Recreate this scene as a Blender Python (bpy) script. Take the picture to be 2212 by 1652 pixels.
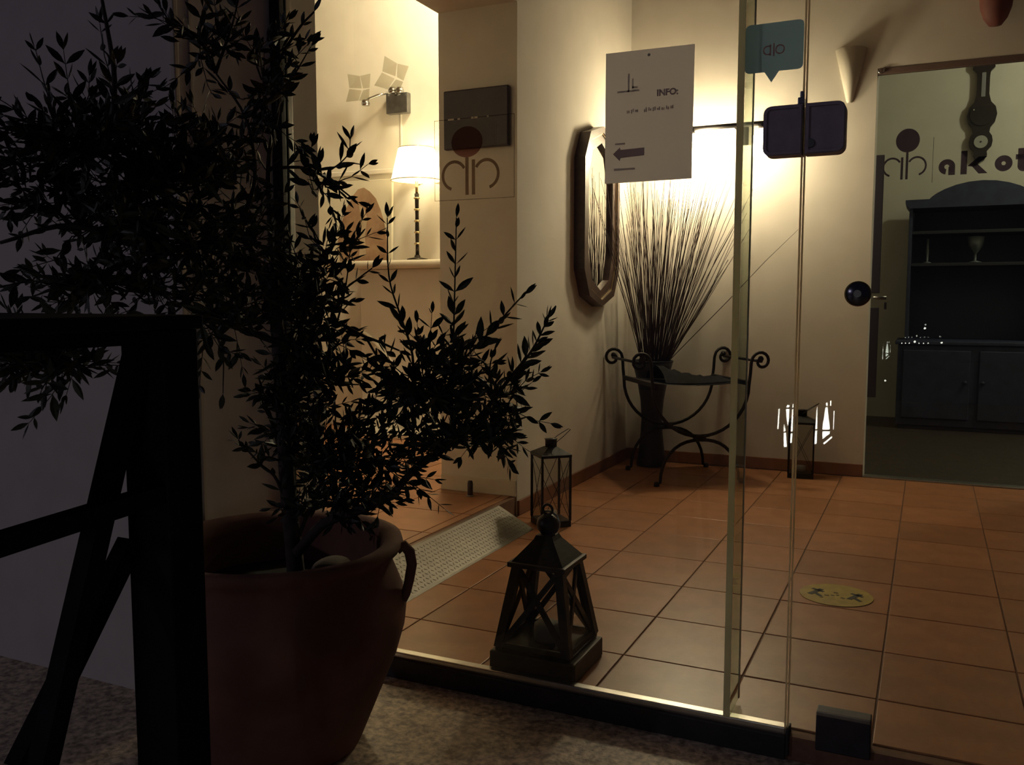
import bpy, bmesh, math, random
from mathutils import Vector, Matrix

for o in list(bpy.data.objects):
    bpy.data.objects.remove(o, do_unlink=True)
SC = bpy.context.scene
COL = SC.collection
R = math.radians
rnd = random.Random(7)

# ---------------------------------------------------------------- camera, world, exposure
cam_d = bpy.data.cameras.new('camera')
cam_d.sensor_width = 36.0
cam_d.lens = 36.0 * 1925.7 / 2212.0
cam_d.clip_start = 0.02
cam = bpy.data.objects.new('camera', cam_d)
cam.location = (0, 0, 1.0)
cam.rotation_euler = (R(90 - 5.32), 0, R(25.0))
COL.objects.link(cam)
SC.camera = cam

world = bpy.data.worlds.new('night')
SC.world = world
world.use_nodes = True
bg = world.node_tree.nodes['Background']
bg.inputs['Color'].default_value = (0.62, 0.58, 0.86, 1)
bg.inputs['Strength'].default_value = 0.022

SC.view_settings.view_transform = 'Standard'
SC.view_settings.look = 'None'
SC.view_settings.exposure = 0.0
SC.view_settings.gamma = 1.0
SC.view_settings.use_curve_mapping = False

WARM = (1.0, 0.80, 0.53)

# ---------------------------------------------------------------- materials
MATS = {}
def mat(name, color, rough=0.6, metal=0.0, spec=0.5, vary=0.0, scale=20.0, bump=0.0, rand=0.0, color2=None):
    if name in MATS: return MATS[name]
    m = bpy.data.materials.new(name); m.use_nodes = True
    nt = m.node_tree; b = nt.nodes['Principled BSDF']
    b.inputs['Base Color'].default_value = (*color, 1)
    b.inputs['Roughness'].default_value = rough
    b.inputs['Metallic'].default_value = metal
    b.inputs['Specular IOR Level'].default_value = spec
    if vary or bump or rand or color2:
        tc = nt.nodes.new('ShaderNodeTexCoord')
        n = nt.nodes.new('ShaderNodeTexNoise'); n.inputs['Scale'].default_value = scale
        n.inputs['Detail'].default_value = 6
        nt.links.new(tc.outputs['Object'], n.inputs['Vector'])
        ramp = nt.nodes.new('ShaderNodeMix'); ramp.data_type = 'RGBA'
        c2 = color2 or tuple(c * (1 - vary) for c in color)
        ramp.inputs['A'].default_value = (*c2, 1); ramp.inputs['B'].default_value = (*color, 1)
        st = nt.nodes.new('ShaderNodeMapRange')
        st.inputs['From Min'].default_value = 0.35; st.inputs['From Max'].default_value = 0.65
        nt.links.new(n.outputs['Fac'], st.inputs['Value'])
        nt.links.new(st.outputs['Result'], ramp.inputs['Factor'])
        out = ramp.outputs['Result']
        if rand:
            oi = nt.nodes.new('ShaderNodeObjectInfo')
            hs = nt.nodes.new('ShaderNodeHueSaturation')
            mr = nt.nodes.new('ShaderNodeMapRange')
            mr.inputs['To Min'].default_value = 1 - rand; mr.inputs['To Max'].default_value = 1 + rand
            nt.links.new(oi.outputs['Random'], mr.inputs['Value'])
            nt.links.new(mr.outputs['Result'], hs.inputs['Value'])
            nt.links.new(out, hs.inputs['Color']); out = hs.outputs['Color']
        nt.links.new(out, b.inputs['Base Color'])
        if bump:
            bp = nt.nodes.new('ShaderNodeBump'); bp.inputs['Strength'].default_value = bump
            bp.inputs['Distance'].default_value = 0.004
            nt.links.new(n.outputs['Fac'], bp.inputs['Height'])
            nt.links.new(bp.outputs['Normal'], b.inputs['Normal'])
    MATS[name] = m
    return m

def emit(name, color, strength):
    m = bpy.data.materials.new(name); m.use_nodes = True
    nt = m.node_tree; nt.nodes.clear()
    e = nt.nodes.new('ShaderNodeEmission'); e.inputs['Color'].default_value = (*color, 1)
    e.inputs['Strength'].default_value = strength
    o = nt.nodes.new('ShaderNodeOutputMaterial'); nt.links.new(e.outputs[0], o.inputs[0])
    MATS[name] = m
    return m

def glass(name, tint=(0.93, 0.97, 0.94), base=0.04, edge=0.7, rough=0.0):
    """thin pane: transparent with a mirror reflection that grows at glancing angles"""
    m = bpy.data.materials.new(name); m.use_nodes = True
    nt = m.node_tree; nt.nodes.clear()
    tr = nt.nodes.new('ShaderNodeBsdfTransparent'); tr.inputs['Color'].default_value = (*tint, 1)
    gl = nt.nodes.new('ShaderNodeBsdfGlossy'); gl.inputs['Roughness'].default_value = rough
    lw = nt.nodes.new('ShaderNodeLayerWeight'); lw.inputs['Blend'].default_value = 0.5
    pw = nt.nodes.new('ShaderNodeMath'); pw.operation = 'POWER'; pw.inputs[1].default_value = 5
    ma = nt.nodes.new('ShaderNodeMath'); ma.operation = 'MULTIPLY_ADD'
    ma.inputs[1].default_value = edge; ma.inputs[2].default_value = base
    mx = nt.nodes.new('ShaderNodeMixShader'); o = nt.nodes.new('ShaderNodeOutputMaterial')
    L = nt.links.new
    L(lw.outputs['Facing'], pw.inputs[0]); L(pw.outputs[0], ma.inputs[0]); L(ma.outputs[0], mx.inputs[0])
    L(tr.outputs[0], mx.inputs[1]); L(gl.outputs[0], mx.inputs[2]); L(mx.outputs[0], o.inputs[0])
    MATS[name] = m
    return m

def translucent(name, color, part=0.3):
    m = bpy.data.materials.new(name); m.use_nodes = True
    nt = m.node_tree; b = nt.nodes['Principled BSDF']
    b.inputs['Base Color'].default_value = (*color, 1); b.inputs['Roughness'].default_value = 0.8
    t = nt.nodes.new('ShaderNodeBsdfTranslucent'); t.inputs['Color'].default_value = (*color, 1)
    mx = nt.nodes.new('ShaderNodeMixShader'); mx.inputs[0].default_value = part
    o = nt.nodes['Material Output']
    nt.links.new(b.outputs[0], mx.inputs[1]); nt.links.new(t.outputs[0], mx.inputs[2]); nt.links.new(mx.outputs[0], o.inputs[0])
    MATS[name] = m
    return m

PLASTER = mat('plaster', (0.72, 0.66, 0.57), 0.85, vary=0.06, scale=6, bump=0.15)
FACADE = mat('facade_render', (0.62, 0.58, 0.55), 0.9, vary=0.08, scale=8, bump=0.25)
CEIL = mat('ceiling_dark_brown', (0.26, 0.18, 0.12), 0.8, vary=0.2, scale=5)  # dark brown for unseen ceilings, chosen to cut bounced light
TILE = mat('terracotta_tile', (0.43, 0.185, 0.085), 0.36, spec=0.5, vary=0.22, scale=9, bump=0.05, rand=0.12)
GROUT = mat('grout', (0.20, 0.10, 0.06), 0.75, vary=0.2, scale=60)
SKIRT = mat('skirting_tile', (0.26, 0.11, 0.06), 0.45, vary=0.2, scale=12)
GROUND = mat('pebble_terrazzo', (0.80, 0.66, 0.50), 0.5, scale=60, bump=0.6, color2=(0.26, 0.20, 0.15))
ALU = mat('aluminium', (0.62, 0.61, 0.58), 0.32, 1.0, vary=0.1, scale=40)
ALUDARK = mat('dark_anodised', (0.05, 0.05, 0.055), 0.5, 0.6, vary=0.2, scale=30)
BLACKWOOD = mat('black_timber', (0.005, 0.005, 0.008), 0.8, spec=0.1, vary=0.4, scale=30)
IRON = mat('wrought_iron', (0.025, 0.02, 0.018), 0.55, 0.6, vary=0.3, scale=50)
LANT = mat('lantern_metal', (0.022, 0.02, 0.02), 0.45, 0.5, vary=0.4, scale=40)
LANTWOOD = mat('lantern_wood', (0.045, 0.03, 0.024), 0.5, vary=0.5, scale=30)
TERRA = mat('terracotta_pot', (0.19, 0.085, 0.06), 0.85, vary=0.35, scale=7, bump=0.2)
SOIL = mat('soil', (0.012, 0.009, 0.007), 0.95, vary=0.5, scale=40, bump=0.8)
STONE = mat('garden_stone', (0.16, 0.13, 0.11), 0.85, vary=0.35, scale=15, bump=0.3, rand=0.3)
BARK = mat('olive_bark', (0.05, 0.04, 0.032), 0.9, vary=0.4, scale=40, bump=0.6)
LEAF = mat('olive_leaf', (0.030, 0.038, 0.022), 0.55, vary=0.3, scale=12, rand=0.3)
TWIG = mat('dried_twig', (0.052, 0.026, 0.021), 0.8, vary=0.35, scale=30, rand=0.35)
VASE = mat('dark_vase', (0.015, 0.016, 0.026), 0.45, vary=0.3, scale=20)
MIRFRAME = mat('mirror_frame_wood', (0.085, 0.048, 0.036), 0.4, vary=0.4, scale=25)
MIRROR = mat('mirror_silver', (0.85, 0.84, 0.80), 0.02, 1.0)
CHROME = mat('chrome', (0.55, 0.55, 0.57), 0.15, 1.0)
DARKPLASTIC = mat('dark_lock_case', (0.34, 0.29, 0.34), 0.6, vary=0.15, scale=40)
SCREEN = mat('dark_glossy_panel', (0.035, 0.022, 0.028), 0.3, vary=0.2, scale=10)
PAPER = translucent('white_paper', (0.84, 0.84, 0.87), 0.85)
INK = translucent('grey_ink', (0.52, 0.47, 0.54), 0.85)
STEELBLUE = translucent('teal_sticker', (0.46, 0.60, 0.72), 0.85)
PALEPRINT = translucent('pale_print', (0.80, 0.52, 0.56), 0.85)
WHITEPLASTER = mat('white_ceramic', (0.80, 0.74, 0.62), 0.6, vary=0.05, scale=10)
CLAY = mat('red_clay', (0.20, 0.06, 0.04), 0.7, vary=0.3, scale=12)
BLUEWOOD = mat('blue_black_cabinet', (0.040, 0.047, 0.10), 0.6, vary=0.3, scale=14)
DARKFLOOR = mat('dark_stone_floor', (0.045, 0.032, 0.026), 0.7, vary=0.35, scale=10)
BAROWOOD = mat('barometer_wood', (0.02, 0.014, 0.014), 0.3, vary=0.3, scale=20)
DIAL = mat('pale_dial', (0.35, 0.34, 0.30), 0.5)
YELLOW = mat('yellow_sticker', (0.46, 0.33, 0.04), 0.6, vary=0.25, scale=25)
LEATHER = mat('dark_leather', (0.016, 0.013, 0.014), 0.6, vary=0.3, scale=25)
STEEL = mat('brushed_steel', (0.30, 0.30, 0.30), 0.35, 1.0, vary=0.2, scale=30)
CANVAS = mat('painted_canvas', (0.72, 0.66, 0.52), 0.8, vary=0.06, scale=10)
UMBER = mat('umber_paint', (0.30, 0.17, 0.10), 0.85, color2=(0.42, 0.27, 0.16), scale=14)
MANTEL = mat('mantel_stone', (0.68, 0.60, 0.48), 0.6, vary=0.08, scale=8)
WAX = mat('candle_wax', (0.30, 0.28, 0.25), 0.6)
PANE = glass('clear_pane', (0.93, 0.96, 0.94), 0.035, 0.6)
FIN = glass('green_glass_edge', (0.78, 0.81, 0.73), 0.05, 0.4)
DECAL = glass('dark_decal', (0.58, 0.50, 0.46), 0.0, 0.0)
DECALRED = glass('dark_red_decal', (0.68, 0.50, 0.50), 0.0, 0.0)
DECALNAVY = glass('navy_decal', (0.34, 0.29, 0.36), 0.0, 0.0)
LPANE = glass('lantern_pane', (0.80, 0.80, 0.78), 0.06, 0.5)
CRYSTAL = glass('crystal_shade', (0.86, 0.85, 0.80), 0.10, 0.5, 0.15)

# ---------------------------------------------------------------- mesh helpers
def new(name, bm, material, parent=None, smooth=False):
    me = bpy.data.meshes.new(name); bm.normal_update(); bm.to_mesh(me); bm.free()
    if material: me.materials.append(material)
    if smooth:
        for p in me.polygons: p.use_smooth = True
    o = bpy.data.objects.new(name, me); COL.objects.link(o)
    if parent:
        o.parent = parent
    return o

def thing(name, label, cat, loc=(0, 0, 0), rz=0.0, group=None):
    o = bpy.data.objects.new(name, None); COL.objects.link(o)
    o.empty_display_size = 0.1
    o.location = loc; o.rotation_euler = (0, 0, rz)
    return tag(o, label, cat, group)

def tag(o, label, cat, group=None, kind=None):
    o['label'] = label; o['category'] = cat
    if group: o['group'] = group
    if kind: o['kind'] = kind
    return o

def struct(o, label=None):
    o['kind'] = 'structure'
    if label: o['label'] = label
    return o

def box(bm, x0, x1, y0, y1, z0, z1, bevel=0.0, M=None):
    g = bmesh.ops.create_cube(bm, size=1.0)
    vs = g['verts']
    for v in vs:
        v.co = Vector((x0 + (v.co.x + .5) * (x1 - x0), y0 + (v.co.y + .5) * (y1 - y0), z0 + (v.co.z + .5) * (z1 - z0)))
    if bevel:
        es = list({e for v in vs for e in v.link_edges})
        r = bmesh.ops.bevel(bm, geom=es, offset=bevel, segments=2, affect='EDGES', profile=0.5)
        vs = list({v for f in r['faces'] for v in f.verts} | {v for v in vs if v.is_valid})
    if M is not None:
        bmesh.ops.transform(bm, matrix=M, verts=vs)
    return bm

def B(x0, x1, y0, y1, z0, z1, bevel=0.0):
    return box(bmesh.new(), x0, x1, y0, y1, z0, z1, bevel)

def frame_from(d):
    d = d.normalized()
    a = Vector((0, 0, 1)) if abs(d.z) < 0.9 else Vector((1, 0, 0))
    u = d.cross(a).normalized(); v = d.cross(u).normalized()
    return u, v

def tube(bm, pts, r0, r1=None, n=8, cap=True):
    pts = [Vector(p) for p in pts]
    if r1 is None: r1 = r0
    N = len(pts); rings = []
    u = None
    for i, p in enumerate(pts):
        d = (pts[min(i + 1, N - 1)] - pts[max(i - 1, 0)])
        if d.length < 1e-9: d = Vector((0, 0, 1))
        d.normalize()
        if u is None: u, v = frame_from(d)
        else:
            u = (u - d * u.dot(d)).normalized(); v = d.cross(u)
        t = i / max(N - 1, 1); r = r0 + (r1 - r0) * t
        rings.append([bm.verts.new(p + (u * math.cos(2 * math.pi * k / n) + v * math.sin(2 * math.pi * k / n)) * r) for k in range(n)])
    for a, b in zip(rings, rings[1:]):
        for k in range(n):
            bm.faces.new((a[k], a[(k + 1) % n], b[(k + 1) % n], b[k]))
    if cap and n > 2:
        bm.faces.new(list(reversed(rings[0]))); bm.faces.new(rings[-1])
    return bm

def beam(bm, p0, p1, w, h, up=(0, 0, 1)):
    """square bar from p0 to p1, w across, h along the up side"""
    p0 = Vector(p0); p1 = Vector(p1); d = (p1 - p0).normalized()
    s = d.cross(Vector(up)).normalized(); t = s.cross(d)
    vs = []
    for p in (p0, p1):
        for a, b in ((-1, -1), (1, -1), (1, 1), (-1, 1)):
            vs.append(bm.verts.new(p + s * (a * w / 2) + t * (b * h / 2)))
    for f in ((3, 2, 1, 0), (4, 5, 6, 7), (0, 1, 5, 4), (1, 2, 6, 5), (2, 3, 7, 6), (3, 0, 4, 7)):
        bm.faces.new([vs[i] for i in f])
    return bm

def lathe(bm, prof, n=32, c=(0, 0, 0), a0=0.0, a1=2 * math.pi):
    full = abs(a1 - a0 - 2 * math.pi) < 1e-6
    m = n if full else n + 1
    rings = []
    for r, z in prof:
        rings.append([bm.verts.new((c[0] + r * math.cos(a0 + (a1 - a0) * k / n), c[1] + r * math.sin(a0 + (a1 - a0) * k / n), c[2] + z)) for k in range(m)])
    for a, b in zip(rings, rings[1:]):
        for k in range(n):
            bm.faces.new((a[k], a[(k + 1) % m], b[(k + 1) % m], b[k]))
    if prof[0][0] > 1e-6 and full: bm.faces.new(list(reversed(rings[0])))
    if prof[-1][0] > 1e-6 and full: bm.faces.new(rings[-1])
    bmesh.ops.remove_doubles(bm, verts=bm.verts[:], dist=1e-6)
    bmesh.ops.recalc_face_normals(bm, faces=bm.faces[:])
    return bm

def prism(bm, poly, axis, a, b):
    """extrude a 2-D outline along axis ('x','y','z') from a to b"""
    def P(p, t):
        if axis == 'y': return (p[0], t, p[1])
        if axis == 'x': return (t, p[0], p[1])
        return (p[0], p[1], t)
    lo = [bm.verts.new(P(p, a)) for p in poly]; hi = [bm.verts.new(P(p, b)) for p in poly]
    n = len(poly)
    f1 = bm.faces.new(lo); f2 = bm.faces.new(list(reversed(hi)))
    for i in range(n):
        bm.faces.new((lo[i], hi[i], hi[(i + 1) % n], lo[(i + 1) % n]))
    bmesh.ops.recalc_face_normals(bm, faces=bm.faces[:])
    return bm

def ring_prism(bm, outer, inner, axis, a, b):
    def P(p, t):
        if axis == 'y': return (p[0], t, p[1])
        if axis == 'x': return (t, p[0], p[1])
        return (p[0], p[1], t)
    n = len(outer)
    V = [[bm.verts.new(P(p, t)) for p in L] for L in (outer, inner) for t in (a, b)]
    oa, ob, ia, ib = V
    for i in range(n):
        j = (i + 1) % n
        bm.faces.new((oa[i], ob[i], ob[j], oa[j])); bm.faces.new((ia[j], ib[j], ib[i], ia[i]))
        bm.faces.new((oa[j], ia[j], ia[i], oa[i])); bm.faces.new((ob[i], ib[i], ib[j], ob[j]))
    bmesh.ops.recalc_face_normals(bm, faces=bm.faces[:])
    return bm

def rrect(x0, x1, z0, z1, r, n=5):
    pts = []
    for cx, cz, a in ((x1 - r, z1 - r, 0), (x0 + r, z1 - r, 90), (x0 + r, z0 + r, 180), (x1 - r, z0 + r, 270)):
        for k in range(n + 1):
            t = R(a + 90 * k / n); pts.append((cx + r * math.cos(t), cz + r * math.sin(t)))
    return pts

def rebase(t, loc):
    """put an Empty at the base of its thing without moving the parts"""
    t.location = loc
    for c in t.children: c.matrix_parent_inverse = Matrix.Translation(-Vector(loc))


# strengths of the lamps, with added fills for back room and outside
LAMP_E = 195.0
SHADE_E = 2.0
TABLE_P = 6.0
LOUNGE_P = 125.0
BACK_FILL_P = 52.0
OUTSIDE_FILL_P = 330.0

# ================================================================ THE SETTING
GY = 2.07          # plane of the glass front
WX = -1.70         # inner face of the left wall
BY = 5.36          # back wall of the hall
EXT = -0.06        # level of the ground outside
RAISED = 0.09      # floor of the lounge behind the left opening
PITCH = 0.3325

struct(new('floor_outside', B(-6, 4.2, -6, GY - 0.012, EXT - 0.08, EXT), GROUND))
fl = struct(new('floor', B(WX, 2.6, GY - 0.010, BY, -0.08, -0.004), GROUT))
def tiles(parent, x0, x1, y0, y1, z, ox, oy):
    full = None; g = 0.0023
    i0 = math.floor((x0 - ox) / PITCH); i1 = math.ceil((x1 - ox) / PITCH)
    j0 = math.floor((y0 - oy) / PITCH); j1 = math.ceil((y1 - oy) / PITCH)
    for i in range(i0, i1):
        for j in range(j0, j1):
            ax, bx = max(ox + i * PITCH + g, x0), min(ox + (i + 1) * PITCH - g, x1)
            ay, by = max(oy + j * PITCH + g, y0), min(oy + (j + 1) * PITCH - g, y1)
            if bx - ax < 0.015 or by - ay < 0.015: continue
            w, h = bx - ax, by - ay
            whole = abs(w - (PITCH - 2 * g)) < 1e-4 and abs(h - w) < 1e-4
            if whole and full is not None:
                o = bpy.data.objects.new('tile', full); COL.objects.link(o); o.parent = parent
            else:
                o = new('tile', B(-w / 2, w / 2, -h / 2, h / 2, -0.010, 0.0, 0.002), TILE, parent)
                if whole: full = o.data
            o.location = ((ax + bx) / 2, (ay + by) / 2, z)
            o.rotation_euler = (rnd.uniform(-.002, .002), rnd.uniform(-.002, .002), 0)
tiles(fl, WX + 0.01, 2.59, GY + 0.028, BY - 0.012, 0.0, -0.08, 2.344)
fl2 = struct(new('floor_lounge', B(-5.6, WX - 0.005, 1.95, BY, -0.08, RAISED - 0.004), GROUT))
tiles(fl2, -4.4, WX - 0.03, 2.26, BY - 0.02, RAISED, -2.105, 2.30)
fl3 = struct(new('floor_back_room', B(-1.6, 2.6, BY + 0.001, 8.4, -0.09, -0.01), DARKFLOOR))

# walls
def wall(name, boxes, m=PLASTER):
    bm = bmesh.new()
    for b in boxes: box(bm, *b)
    return struct(new(name, bm, m))
OP0, OP1, OPT = 2.25, 3.70, 2.31      # the opening in the left wall
wall('wall_left', [(-2.10, WX, OP1, BY, -0.06, 3.45), (-2.10, WX, GY, OP0, -0.06, 3.45), (-2.10, WX, OP0, OP1, OPT, 3.45)])
wall('wall_left_outside', [(-2.10, WX, 1.69, GY, EXT, 3.3)], FACADE)
wall('wall_front', [(-6.0, -2.10, 1.69, 1.95, EXT, 3.3)], FACADE)
wall('wall_front_lintel', [(WX, 2.8, 1.95, 2.25, 2.62, 3.3)], FACADE)
DX0, DX1, DT = -0.305, 0.75, 2.25
wall('wall_back', [(-5.6, DX0, BY, BY + .15, -0.06, 3.45), (DX0, DX1, BY, BY + .15, DT, 3.45), (DX1, 2.75, BY, BY + .15, -0.06, 3.45)])
wall('wall_right', [(2.6, 2.75, 1.95, BY, -0.06, 3.45)], mat('dark_side_wall', (0.22, 0.17, 0.13), 0.85, vary=0.1, scale=5))  # unseen wall, its colour darkened to lower the bounced light
wall('wall_lounge', [(-5.75, -5.6, 1.69, BY + .15, -0.06, 3.45)])
wall('wall_back_room', [(-1.75, 2.75, 8.3, 8.45, -0.06, 3.2), (-1.75, -1.6, BY + .15, 8.3, -0.06, 3.2), (2.6, 2.75, BY + .15, 8.3, -0.06, 3.2)],
     mat('back_room_paint', (0.64, 0.59, 0.51), 0.85, vary=0.06, scale=5))
wall('ceiling', [(-5.75, 2.75, 1.95, BY + .15, 3.45, 3.55)], CEIL)
wall('ceiling_back_room', [(-1.75, 2.75, BY + .15, 8.45, 3.2, 3.3)], CEIL)

# skirtings
struct(new('baseboard_left', B(WX, WX + 0.012, OP1 + 0.002, BY, 0, 0.07, 0.003), SKIRT))
struct(new('baseboard_back', B(WX + 0.013, DX0 - 0.002, BY - 0.012, BY, 0, 0.07, 0.003), SKIRT))
struct(new('baseboard_reveal', B(-2.098, WX - 0.002, OP1 - 0.012, OP1, RAISED, RAISED + 0.075, 0.003), MANTEL))
# corner strips and the channel that holds the glass
struct(new('trim_1', B(WX - 0.012, WX + 0.004, 1.684, 1.70, EXT, 3.2, 0.003), mat('corner_bead', (0.55, 0.48, 0.40), 0.7)))
struct(new('trim_2', B(WX, WX + 0.005, 1.735, 1.745, EXT, 3.2, 0.001), MATS['corner_bead']))
bm = bmesh.new(); box(bm, WX, WX + 0.035, GY - 0.028, GY - 0.008, EXT, 2.62, 0.002)
struct(new('trim_3', bm, ALUDARK))
struct(new('trim_4', B(WX, WX + 0.03, GY + 0.008, GY + 0.03, 0, 2.62, 0.002), ALU))
# bottom channel of the fixed glazing
rail = struct(new('trim_5', B(WX, -0.262, GY - 0.006, GY + 0.022, -0.05, 0.012, 0.003), ALU))
new('front_lip', B(WX, -0.262, GY - 0.018, GY - 0.0065, EXT, -0.004, 0.002), ALUDARK, rail)
new('end_cap', B(-0.2615, -0.254, GY - 0.018, GY + 0.022, -0.05, 0.014, 0.002), ALUDARK, rail)
struct(new('trim_6', B(WX, 2.6, GY - 0.03, GY + 0.03, 2.56, 2.62, 0.003), ALUDARK))

# glass front
struct(new('window_1', B(WX + 0.005, -0.408, GY - 0.005, GY + 0.005, 0.0, 2.57), PANE))
fin = struct(new('window_2', B(-0.406, -0.392, GY - 0.006, GY + 0.11, 0.012, 2.57), FIN))
new('edge_strip', B(-0.4065, -0.3915, GY - 0.010, GY - 0.006, 0.012, 2.57), translucent('seal_strip', (0.80, 0.80, 0.66), 0.75), fin)
new('edge_strip', B(-0.3935, -0.3905, GY + 0.105, GY + 0.113, 0.012, 2.57), ALU, fin)
win3 = struct(new('window_3', B(-0.390, -0.266, GY - 0.005, GY + 0.005, 0.0, 2.57), PANE))
new('seal', B(-0.2665, -0.2635, GY - 0.006, GY + 0.006, 0.0, 2.57), translucent('clear_seal', (0.92, 0.84, 0.66), 0.8), win3)
door1 = struct(new('door_1', B(-0.258, 0.74, GY - 0.005, GY + 0.005, -0.012, 2.55), PANE))
new('seal', B(-0.2605, -0.2578, GY - 0.006, GY + 0.006, -0.01, 2.55), MATS['clear_seal'], door1)

def case(name, x0, x1, parent, flip):
    """one half of the rounded lock that straddles the joint: outer shell, raised lip, sunk face"""
    z0, z1 = 1.313, 1.420; r = 0.017
    def outline(d):
        xa, xb, za, zb = x0 + d, x1 - d, z0 + d, z1 - d
        rr = max(r - d, 0.004); pts = []
        cs = [(xb, zb, 0), (xa, zb, 90), (xa, za, 180), (xb, za, 270)]
        for (cx, cz, a) in cs:
            rounded = (cx == xb) if flip else (cx == xa)
            if not rounded: pts += [(cx, cz)]; continue
            ox = cx - rr if cx == xb else cx + rr; oz = cz - rr if cz == zb else cz + rr
            for k in range(6):
                t = R(a + 90 * k / 5); pts.append((ox + rr * math.cos(t), oz + rr * math.sin(t)))
        return pts
    bm = prism(bmesh.new(), outline(0.0), 'y', GY - 0.022, GY + 0.022)
    o = new(name, bm, DARKPLASTIC, parent)
    new('rim', ring_prism(bmesh.new(), outline(0.002), outline(0.008), 'y', GY - 0.026, GY - 0.0215), DARKPLASTIC, o)
    return o
lk = case('lock_case', -0.2575, -0.176, door1, True)
bm = bmesh.new(); lathe(bm, [(0, 0.004), (0.009, 0.004), (0.010, 0.0), (0, 0.0)], 16)
bmesh.ops.rotate(bm, verts=bm.verts[:], matrix=Matrix.Rotation(R(90), 3, 'X')); bmesh.ops.translate(bm, verts=bm.verts[:], vec=(-0.246, GY - 0.022, 1.335))
new('screw', bm, STEEL, lk)
case('strike_case', -0.346, -0.2635, win3, False)
bm = bmesh.new(); box(bm, -0.276, -0.262, GY - 0.014, GY + 0.014, 1.421, 1.436, 0.002); box(bm, -0.272, -0.264, GY - 0.008, GY + 0.008, 1.437, 1.45, 0.002)
new('latch_tab', bm, CHROME, win3)
# round knob
bm = bmesh.new()
lathe(bm, [(0, 0.0), (0.020, 0.001), (0.0265, 0.008), (0.027, 0.018), (0.022, 0.028), (0.013, 0.034), (0.011, 0.044), (0.019, 0.046), (0.019, 0.050), (0, 0.050)], 32)
bmesh.ops.rotate(bm, verts=bm.verts[:], matrix=Matrix.Rotation(R(-90), 3, 'X')); bmesh.ops.translate(bm, verts=bm.verts[:], vec=(-0.138, GY - 0.0555, 1.012))
kn = new('door_knob', bm, mat('dark_chrome', (0.12, 0.12, 0.14), 0.22, 1.0), door1, True)
bm = bmesh.new(); lathe(bm, [(0, 0), (0.008, 0), (0.009, 0.002), (0, 0.003)], 20)
bmesh.ops.rotate(bm, verts=bm.verts[:], matrix=Matrix.Rotation(R(-90), 3, 'X')); bmesh.ops.translate(bm, verts=bm.verts[:], vec=(-0.138, GY - 0.0575, 1.012))
new('keyhole', bm, STEEL, kn)
bm = bmesh.new(); box(bm, -0.196, -0.080, GY - 0.020, GY + 0.020, -0.020, 0.072, 0.003)
pf = new('patch_fitting', bm, mat('dark_steel', (0.06, 0.06, 0.075), 0.5, 0.7, vary=0.2, scale=30), door1)
new('cover_strip', B(-0.195, -0.082, GY - 0.023, GY - 0.0205, 0.064, 0.073, 0.001), STEEL, pf)

# back doorway: glass door leaf
d2 = struct(new('door_2', B(DX0 + 0.012, DX1 - 0.01, BY + 0.008, BY + 0.016, 0.006, DT - 0.034), glass('door_pane', (0.94, 0.95, 0.92), 0.015, 0.4)))
new('top_rail', B(DX0 + 0.003, DX1 - 0.003, BY - 0.004, BY + 0.03, DT - 0.033, DT - 0.001, 0.002), mat('door_rail_brown', (0.16, 0.10, 0.08), 0.6), d2)
new('threshold', B(DX0 + 0.003, DX1 - 0.003, BY - 0.008, BY + 0.06, -0.003, 0.006, 0.002), ALU, d2)
hs = new('handle_strip', B(-0.296, -0.252, BY - 0.018, BY + 0.007, 0.455, 0.955, 0.003), mat('dark_handle', (0.028, 0.024, 0.035), 0.5), d2)
new('handle_strip', B(-0.296, -0.252, BY - 0.018, BY + 0.007, 1.035, 1.785, 0.003), MATS['dark_handle'], d2)
bm = bmesh.new(); tube(bm, [(-0.278, BY + 0.006, 1.01), (-0.278, BY - 0.035, 1.01), (-0.272, BY - 0.042, 1.01), (-0.215, BY - 0.042, 1.008)], 0.010, n=10)
new('lever', bm, STEEL, d2, True)
new('keyhole_plate', B(-0.228, -0.214, BY - 0.002, BY + 0.007, 0.945, 0.985, 0.003), MATS['dark_handle'], d2)
bm = bmesh.new()
tube(bm, [(-0.285 + 0.014 * math.cos(R(a)), BY - 0.012, 2.235 + 0.014 * math.sin(R(a))) for a in range(150, 391, 24)], 0.004, n=8)
tube(bm, [(-0.268, BY - 0.012, 2.246), (-0.268, BY + 0.006, 2.25)], 0.005, n=8)
new('closer_hook', bm, CHROME, d2, True)

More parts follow.
